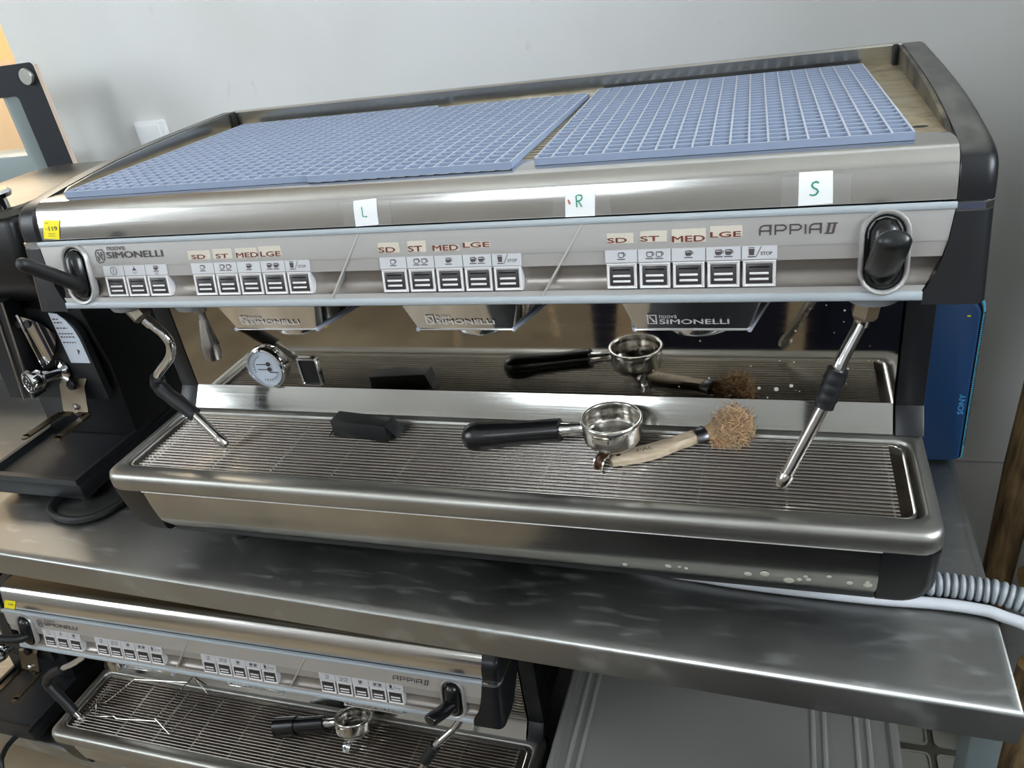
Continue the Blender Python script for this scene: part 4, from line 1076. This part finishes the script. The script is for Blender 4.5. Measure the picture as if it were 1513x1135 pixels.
# ---------------------------------------------------------------- coffee grinder at the left
def grinder(label, T=V((0, 0, 0)), group='coffee grinders'):
    g_ = thing('coffee_grinder', label, 'grinder', V((-.81, .3, BZ)) + T, group)
    B = lambda mb, *a, **k: mb.build(*a, **k)
    def S(mb): mb.v = [p + T for p in mb.v]; return mb
    X0, X1 = -.915, -.712
    # base tray with raised rim
    S(MB().box(X0, X1, .118, .50, .036, .066)).build('base', M['grinder2'], g_, bevel=0.004)
    rim = MB().box(X0, X1, .116, .126, .066, .0765).box(X0, X0 + .008, .126, .30, .066, .0765).box(X1 - .008, X1, .126, .30, .066, .0765)
    S(rim).build('tray_rim', M['grinder2'], g_, smooth=0)
    for x in (X0 + .03, X1 - .03):
        for y in (.15, .46): S(MB().lathe([(.013, BZ), (.015, BZ + .004), (.015, .036)], 16, Matrix.Translation((x, y, 0)), True, True)).build('foot', M['rubber'], g_)
    # column and head
    col = MB().prism([(.262, .066), (.27, .20), (.255, .335), (.49, .335), (.49, .066)], lambda y, z: (X0 + .004, y, z), lambda y, z: (X1 - .002, y, z))
    S(col).build('column', M['grinder'], g_, bevel=0.004)
    hd = MB().prism([(.245, .33), (.205, .37), (.195, .42), (.205, .478), (.49, .478), (.49, .33)], lambda y, z: (X0, y, z), lambda y, z: (X1, y, z))
    S(hd).build('head', M['grinder'], g_, bevel=0.01, seg=3)
    lidp = [(p[0], p[1]) for p in rrect(X0 - .004, X1 + .002, .2, .495, .05, 8)]
    li = MB().loft([[(x, y, .478) for x, y in lidp], [(x, y, .487) for x, y in lidp], [(-.8135 + (x + .8135) * .97, .347 + (y - .347) * .98, .490) for x, y in lidp]], True, True, True)
    S(li).build('steel_lid', M['lidsteel'], g_, smooth=30)
    S(MB().lathe([(.014, .489), (.014, .503), (.022, .506), (.024, .512), (.020, .5165)], 24, Matrix.Translation((-.738, .222, 0)), True, True)).build('lid_knob', M['chrome'], g_)
    # face plate with arched label, chrome chute, adjustment knob
    ar = [(-.905, .15), (-.722, .15), (-.722, .268)] + [(-.795 + .073 * math.cos(a * PI / 16), .268 + .05 * math.sin(a * PI / 16)) for a in range(0, 9)] + [(-.905, .322)]
    S(MB().prism(ar, lambda x, z: (x, .258, z), lambda x, z: (x, .246, z))).build('face_plate', M['grinder2'], g_, smooth=20)
    lb = [(-.768, .220), (-.727, .220), (-.727, .264), (-.731, .283), (-.740, .299), (-.752, .309), (-.768, .311)]
    lbo = S(MB().prism(lb, lambda x, z: (x, .2465, z), lambda x, z: (x, .245, z))).build('label_plate', M['dial'], g_, smooth=0)
    pr_ = MB(); LT = Matrix(((1, 0, 0, 0), (0, 0, -1, .2448), (0, 1, 0, 0), (0, 0, 0, 1)))
    for i, (z, x1) in enumerate(((.300, -.752), (.294, -.748), (.284, -.742), (.274, -.736), (.268, -.734), (.258, -.738))):
        x = -.765
        while x < x1: 
            l_ = random.uniform(.003, .007); pr_.ribbon([(x, z), (min(x + l_, x1), z)], .0022, LT, 0); x += l_ + .0016
    pr_.poly([(-.742, .246), (-.737, .243), (-.744, .234)], LT, 0)
    S(pr_).build('print', M['ink'], lbo, smooth=0, fix=False)
    ch = MB(); cx, cz_ = -.802, .272
    sh_ = []
    for k in range(9):
        a = PI * (k / 8) ; x = cx - .029 + .058 * k / 8; dy = -.020 * math.sin(a)
        hh = .044 * math.sin(a) ** .7 + .003
        sh_.append([(x, .244 + dy, cz_ - hh), (x, .244 + dy * 1.2, cz_ + hh * .95)])
    for half in (sh_[:5], sh_[4:]):
        vs = [p for c in half for p in c]
        ch.add(vs, [(2 * i, 2 * i + 2, 2 * i + 3, 2 * i + 1) for i in range(4)])
    ch = S(ch).build('chute', M['chrome'], g_, smooth=50)
    S(MB().tube([(cx, .221, cz_ - .048), (cx, .218, cz_ + .049)], .0022, 8)).build('chute_seam', M['chrome'], ch)
    for s in (-1, 1): S(MB().lathe([(.006, 0), (.006, .004)], 14, align((cx + s * .009, .224, cz_ + .030), (0, -1, .2)), True, True)).build('screw', M['dark'], ch)
    kb = align((-.795, .246, .205), (-.3, -1, .12))
    kn = MB().lathe([(.021, 0), (.021, .003), (.014, .006), (.011, .008), (.011, .034), (.017, .038), (.0195, .044), (.0195, .056), (.0175, .059), (.0165, .058)], 28, kb, True, True)
    kn = S(kn).build('adjust_knob', M['chrome'], g_)
    S(MB().lathe([(.0163, .0583), (.001, .0590)], 24, kb, False, True)).build('knob_badge', M['dark'], kn)
    kd = MB()
    KT = kb @ Matrix.Translation((0, 0, .0594))
    for a, r, w_ in ((90, .004, .0018), (200, .004, .0016), (320, .004, .0016), (270, .008, .0012)):
        kd.lathe([(w_, 0), (w_ * .8, .0003)], 10, KT @ Matrix.Translation((r * math.cos(math.radians(a)), r * math.sin(math.radians(a)), 0)), True, True)
    for a0, a1 in ((20, 80), (110, 160), (200, 255), (290, 340)):
        kd.ribbon([(.0125 * math.cos(math.radians(a0 + (a1 - a0) * k / 6)), .0125 * math.sin(math.radians(a0 + (a1 - a0) * k / 6))) for k in range(7)], .0022, KT, .0001)
    S(kd).build('badge_mark', M['frame'], kn, smooth=0, fix=False)
    gd = MB().prism([(-.885, .345), (-.812, .345), (-.836, .232), (-.85, .165), (-.905, .165)], lambda x, z: (x, .243, z), lambda x, z: (x, .214 + (.345 - z) * .02, z))
    gd = S(gd).build('side_guard', M['grinder2'], g_, smooth=0)
    for dx in (0, -.020):
        S(MB().tube([(-.813 + dx, .213, .344), (-.837 + dx, .2135, .232), (-.851 + dx, .214, .166)], .0016, 6)).build('guard_trim', M['iron'], gd)
    # portafilter rest: angled plate and fork
    pl_ = MB().loft([[(x, .262, .205), (x, .236, .18), (x, .222, .138), (x, .220, .1345)] for x in (-.806, -.752)], False)
    pl_.loft([[(x, .264, .205), (x, .238, .18), (x, .224, .138), (x, .222, .1345)] for x in (-.806, -.752)], False)
    S(pl_).build('rest_plate', M['plate'], g_, smooth=20)
    fk = MB()
    for s in (-1, 1):
        P2 = [(-.779 + s * .006, .222), (-.779 + s * .028, .218), (-.779 + s * .031, .200), (-.779 + s * .031, .172), (-.779 + s * .033, .145)]
        for a, b in zip(P2, P2[1:]):
            d = V((b[0] - a[0], b[1] - a[1])).normalized(); nn = V((-d.y, d.x)) * .007
            fk.loft([[(a[0] + nn.x, a[1] + nn.y, z), (a[0] - nn.x, a[1] - nn.y, z), (b[0] - nn.x, b[1] - nn.y, z), (b[0] + nn.x, b[1] + nn.y, z)] for z in (.1345, .138)], True, True, True)
        fk.lathe([(.007, .1345), (.007, .138)], 12, Matrix.Translation((P2[-1][0], P2[-1][1], 0)), True, True)
    S(fk).build('fork', M['plate'], g_, smooth=30)
    for z, m_, r in ((.1465, 'chrome', .0055), (.183, 'dark', .009)):
        S(MB().lathe([(r, 0), (r, .006), (r * .6, .008)], 8, align((-.776, .224 + (z - .138) * .3, z), (0, -1, .2)), True, True)).build('bolt', M[m_], g_)
    return g_
gr1 = grinder('black coffee grinder with chrome knob standing on the bench left of the machine')
gr2 = grinder('black coffee grinder on the low shelf, mostly hidden behind the lower machine', V((-.497, -.012, SZ - BZ)))
cd = MB().tube(spline([(-.65, .20, .027), (-.655, .125, .027), (-.684, .086, .027), (-.732, .081, .027), (-.775, .10, .027), (-.78, .14, .027), (-.74, .2, .027)], 8), .0062, 10).build('power_cord', M['rubber'], None)
cd.data.transform(Matrix.Translation((.70, -.1, -.027))); cd.location = (-.70, .1, .027)
tag(cd, 'black cord looped on the bench in front of the grinder base', 'cord')
cd = MB().tube(spline([(-1.27, .16, SZ + .008), (-1.283, .105, SZ + .008), (-1.275, .07, SZ + .008), (-1.262, .046, SZ - .004), (-1.25, .02, SZ - .08), (-1.25, .03, SZ - .15)], 8), .006, 10).build('power_cord', M['rubber'], None)
cd.data.transform(Matrix.Translation((1.27, -.1, -SZ))); cd.location = (-1.27, .1, SZ)
tag(cd, 'black cord hanging over the edge of the low shelf', 'cord')

# ---------------------------------------------------------------- glass display case behind the grinder
dc = thing('display_case', 'glass display case with black border and chrome studs behind the grinder', 'display case', (-1.25, .6, BZ))
dx0, dx1, dz0, dz1, dy = -1.62, -.922, BZ + .002, .667, .556
go = [(p[0], p[1]) for p in rrect(dx0, dx1, dz0, dz1, .014, 5)]
MB().loft([[(x, dy, z) for x, z in go], [(x, dy + .004, z) for x, z in go]], True, True, True).build('front_glass', M['glassclear'], dc, smooth=30)
bo = [(p[0], p[1]) for p in rrect(dx0 + .004, dx1 - .003, dz0 + .003, dz1 - .009, .008, 5)]
bi = [(p[0], p[1]) for p in rrect(dx0 + .07, dx1 - .066, dz0 + .25, dz1 - .062, .008, 5)]
MB().loft([[(x, dy - .0002, z) for x, z in bo], [(x, dy - .0002, z) for x, z in bi], [(x, dy - .0012, z) for x, z in bi], [(x, dy - .0012, z) for x, z in bo]], True, False, False).build('black_border', M['caseframe'], dc, smooth=30)
MB().box(dx1 - .0022, dx1 - .0002, dy - .0006, dy + .0075, dz0 + .01, dz1 - .014).build('glass_edge', M['pinkedge'], dc, smooth=0)
for x in (dx1 - .022, dx0 + .022):
    MB().lathe([(.0125, 0), (.0145, .002), (.0145, .008), (.0135, .0095)], 24, align((x, dy, dz1 - .0315), (0, -1, 0)), True, True).build('stud', M['tray'], dc)
MB().box(dx1 - .113, dx1 - .107, dy + .008, .645, dz0 + .2, dz1 - .02).build('side_glass', M['casegrey'], dc, smooth=0)
MB().box(dx0 + .05, dx1 - .115, dy + .012, .64, .40, .497).build('inner_shelf', M['casegrey'], dc, bevel=0.004)
MB().box(dx0 + .05, dx1 - .115, dy + .01, .64, .4975, .5005).build('shelf_glass', M['glassclear'], dc, smooth=0)

# ---------------------------------------------------------------- room behind the viewpoint, with stand-ins added for steel reflections and wall shade
def chair(label, x, y, a):
    c = thing('dining_chair', label, 'chair', (x, y, FZ), 'chairs facing the bench')
    R = Matrix.Translation((x, y, FZ)) @ Matrix.Rotation(a, 4, 'Z')
    MB().box(-.23, .23, -.22, .22, .42, .49, R).build('seat', M['navy'], c, bevel=0.02)
    MB().box(-.23, .23, -.26, -.20, .52, .88, R).build('backrest', M['navy'], c, bevel=0.02)
    for sx in (-1, 1):
        for yy in (-.2, .2):
            MB().tube([R @ V((sx * .19, yy, .43)), R @ V((sx * .23, yy * 1.15, 0))], [.022, .013], 10).build('leg', M['wood'], c)
        MB().tube([R @ V((sx * .19, -.22, .46)), R @ V((sx * .19, -.245, .60))], .014, 8).build('back_post', M['wood'], c)
    return c
chair('navy upholstered chair with pale wooden legs near the front wall', -.9, -2.3, -.25)
ob = thing('reflection_box', 'unseen navy box added to reflect like a standing person in the splash', 'bench', (.75, -1.45, FZ))  # added out of view, stands in for a dark-clothed person reflected in steel
MB().box(-.2, 1.75, -1.7, -1.12, FZ + .03, -.14).build('body', M['navy'], ob, bevel=0.03, seg=3)
MB().box(-.22, 1.77, -1.72, -1.10, -.138, -.06).build('box_top', M['navy'], ob, bevel=0.03, seg=3)
for x in (-.12, 1.66):
    for y in (-1.62, -1.2): MB().box(x - .03, x + .03, y - .03, y + .03, FZ, FZ + .04).build('foot', M['wood'], ob, smooth=0)
for i, (x0, x1, w_) in enumerate(((-.12, -.03, .05), (.36, .41, .032))):  # unseen slats standing in for chair legs reflected in the splash
    p = MB().loft([[(x0 - w_, -.98, FZ + .002), (x0 + w_, -.98, FZ + .002), (x0 + w_, -1.0, FZ + .002), (x0 - w_, -1.0, FZ + .002)],
                   [(x1 - w_ * .6, -1.09, .1), (x1 + w_ * .6, -1.09, .1), (x1 + w_ * .6, -1.11, .1), (x1 - w_ * .6, -1.11, .1)]], True, True, True).build('reflection_slat', M['wood'], None, smooth=0)
    p.data.transform(Matrix.Translation((-x0, .99, -FZ))); p.location = (x0, -.99, FZ)
    tag(p, ('wide', 'narrow')[i] + ' unseen slat added for the chair leg reflection in the splash', 'plank', 'reflection slats')

fm = MB().box(-.25, 1.9, -1.05, -.12, FZ + .001, FZ + .014).build('floor_mat', M['rubber'], None, bevel=0.004)  # added out of view so the bench lip reflects something dark
tag(fm, 'unseen black mat added to darken the reflection in the bench front', 'mat')

tc = thing('shade_cabinet', 'unseen tall cabinet added to shade the right end of the white wall', 'cabinet', (1.4, .4, FZ))  # added out of view to block window light from the back wall
MB().box(.98, 1.83, .12, .715, FZ + .08, 1.75).build('body', M['leg'], tc, bevel=0.005)
for x0 in (.99, 1.41):
    dr_ = MB().box(x0, x0 + .41, .1, .119, FZ + .1, 1.73).build('door', M['leg'], tc, bevel=0.003)
    MB().tube([(x0 + (.37 if x0 < 1.2 else .04), .085, .2), (x0 + (.37 if x0 < 1.2 else .04), .085, .4)], .008, 8).build('handle', M['chrome'], dr_)
MB().box(1.0, 1.81, .15, .7, FZ, FZ + .08).build('plinth', M['black'], tc, smooth=0)

# warm lamp in the tan room beyond the wall end
lp_ = thing('pendant_lamp', 'warm pendant lamp in the tan room beyond the wall end', 'lamp', (-2.6, 2.0, 2.2))
MB().lathe([(.06, .18), (.2, 0), (.19, 0), (.05, .17)], 28, Matrix.Translation((-2.6, 2.0, 2.15)), True, False).build('lamp_shade', M['winframe'], lp_)
MB().lathe([(.001, -.04), (.04, -.03), (.055, 0), (.04, .04), (.01, .07)], 20, Matrix.Translation((-2.6, 2.0, 2.19)), False, False).build('bulb', M['lamp'], lp_)
MB().tube([(-2.6, 2.0, 2.32), (-2.6, 2.0, 3.0)], .006, 8).build('cord', M['rubber'], lp_)
ld = bpy.data.lights.new('warm_lamp_light', 'AREA'); ld.shape = 'DISK'; ld.size = 1.0; ld.energy = 85; ld.color = (1.0, .90, .74)
lo = bpy.data.objects.new('warm_lamp_light', ld); COL.objects.link(lo); lo.location = (-2.6, 2.0, 2.1)
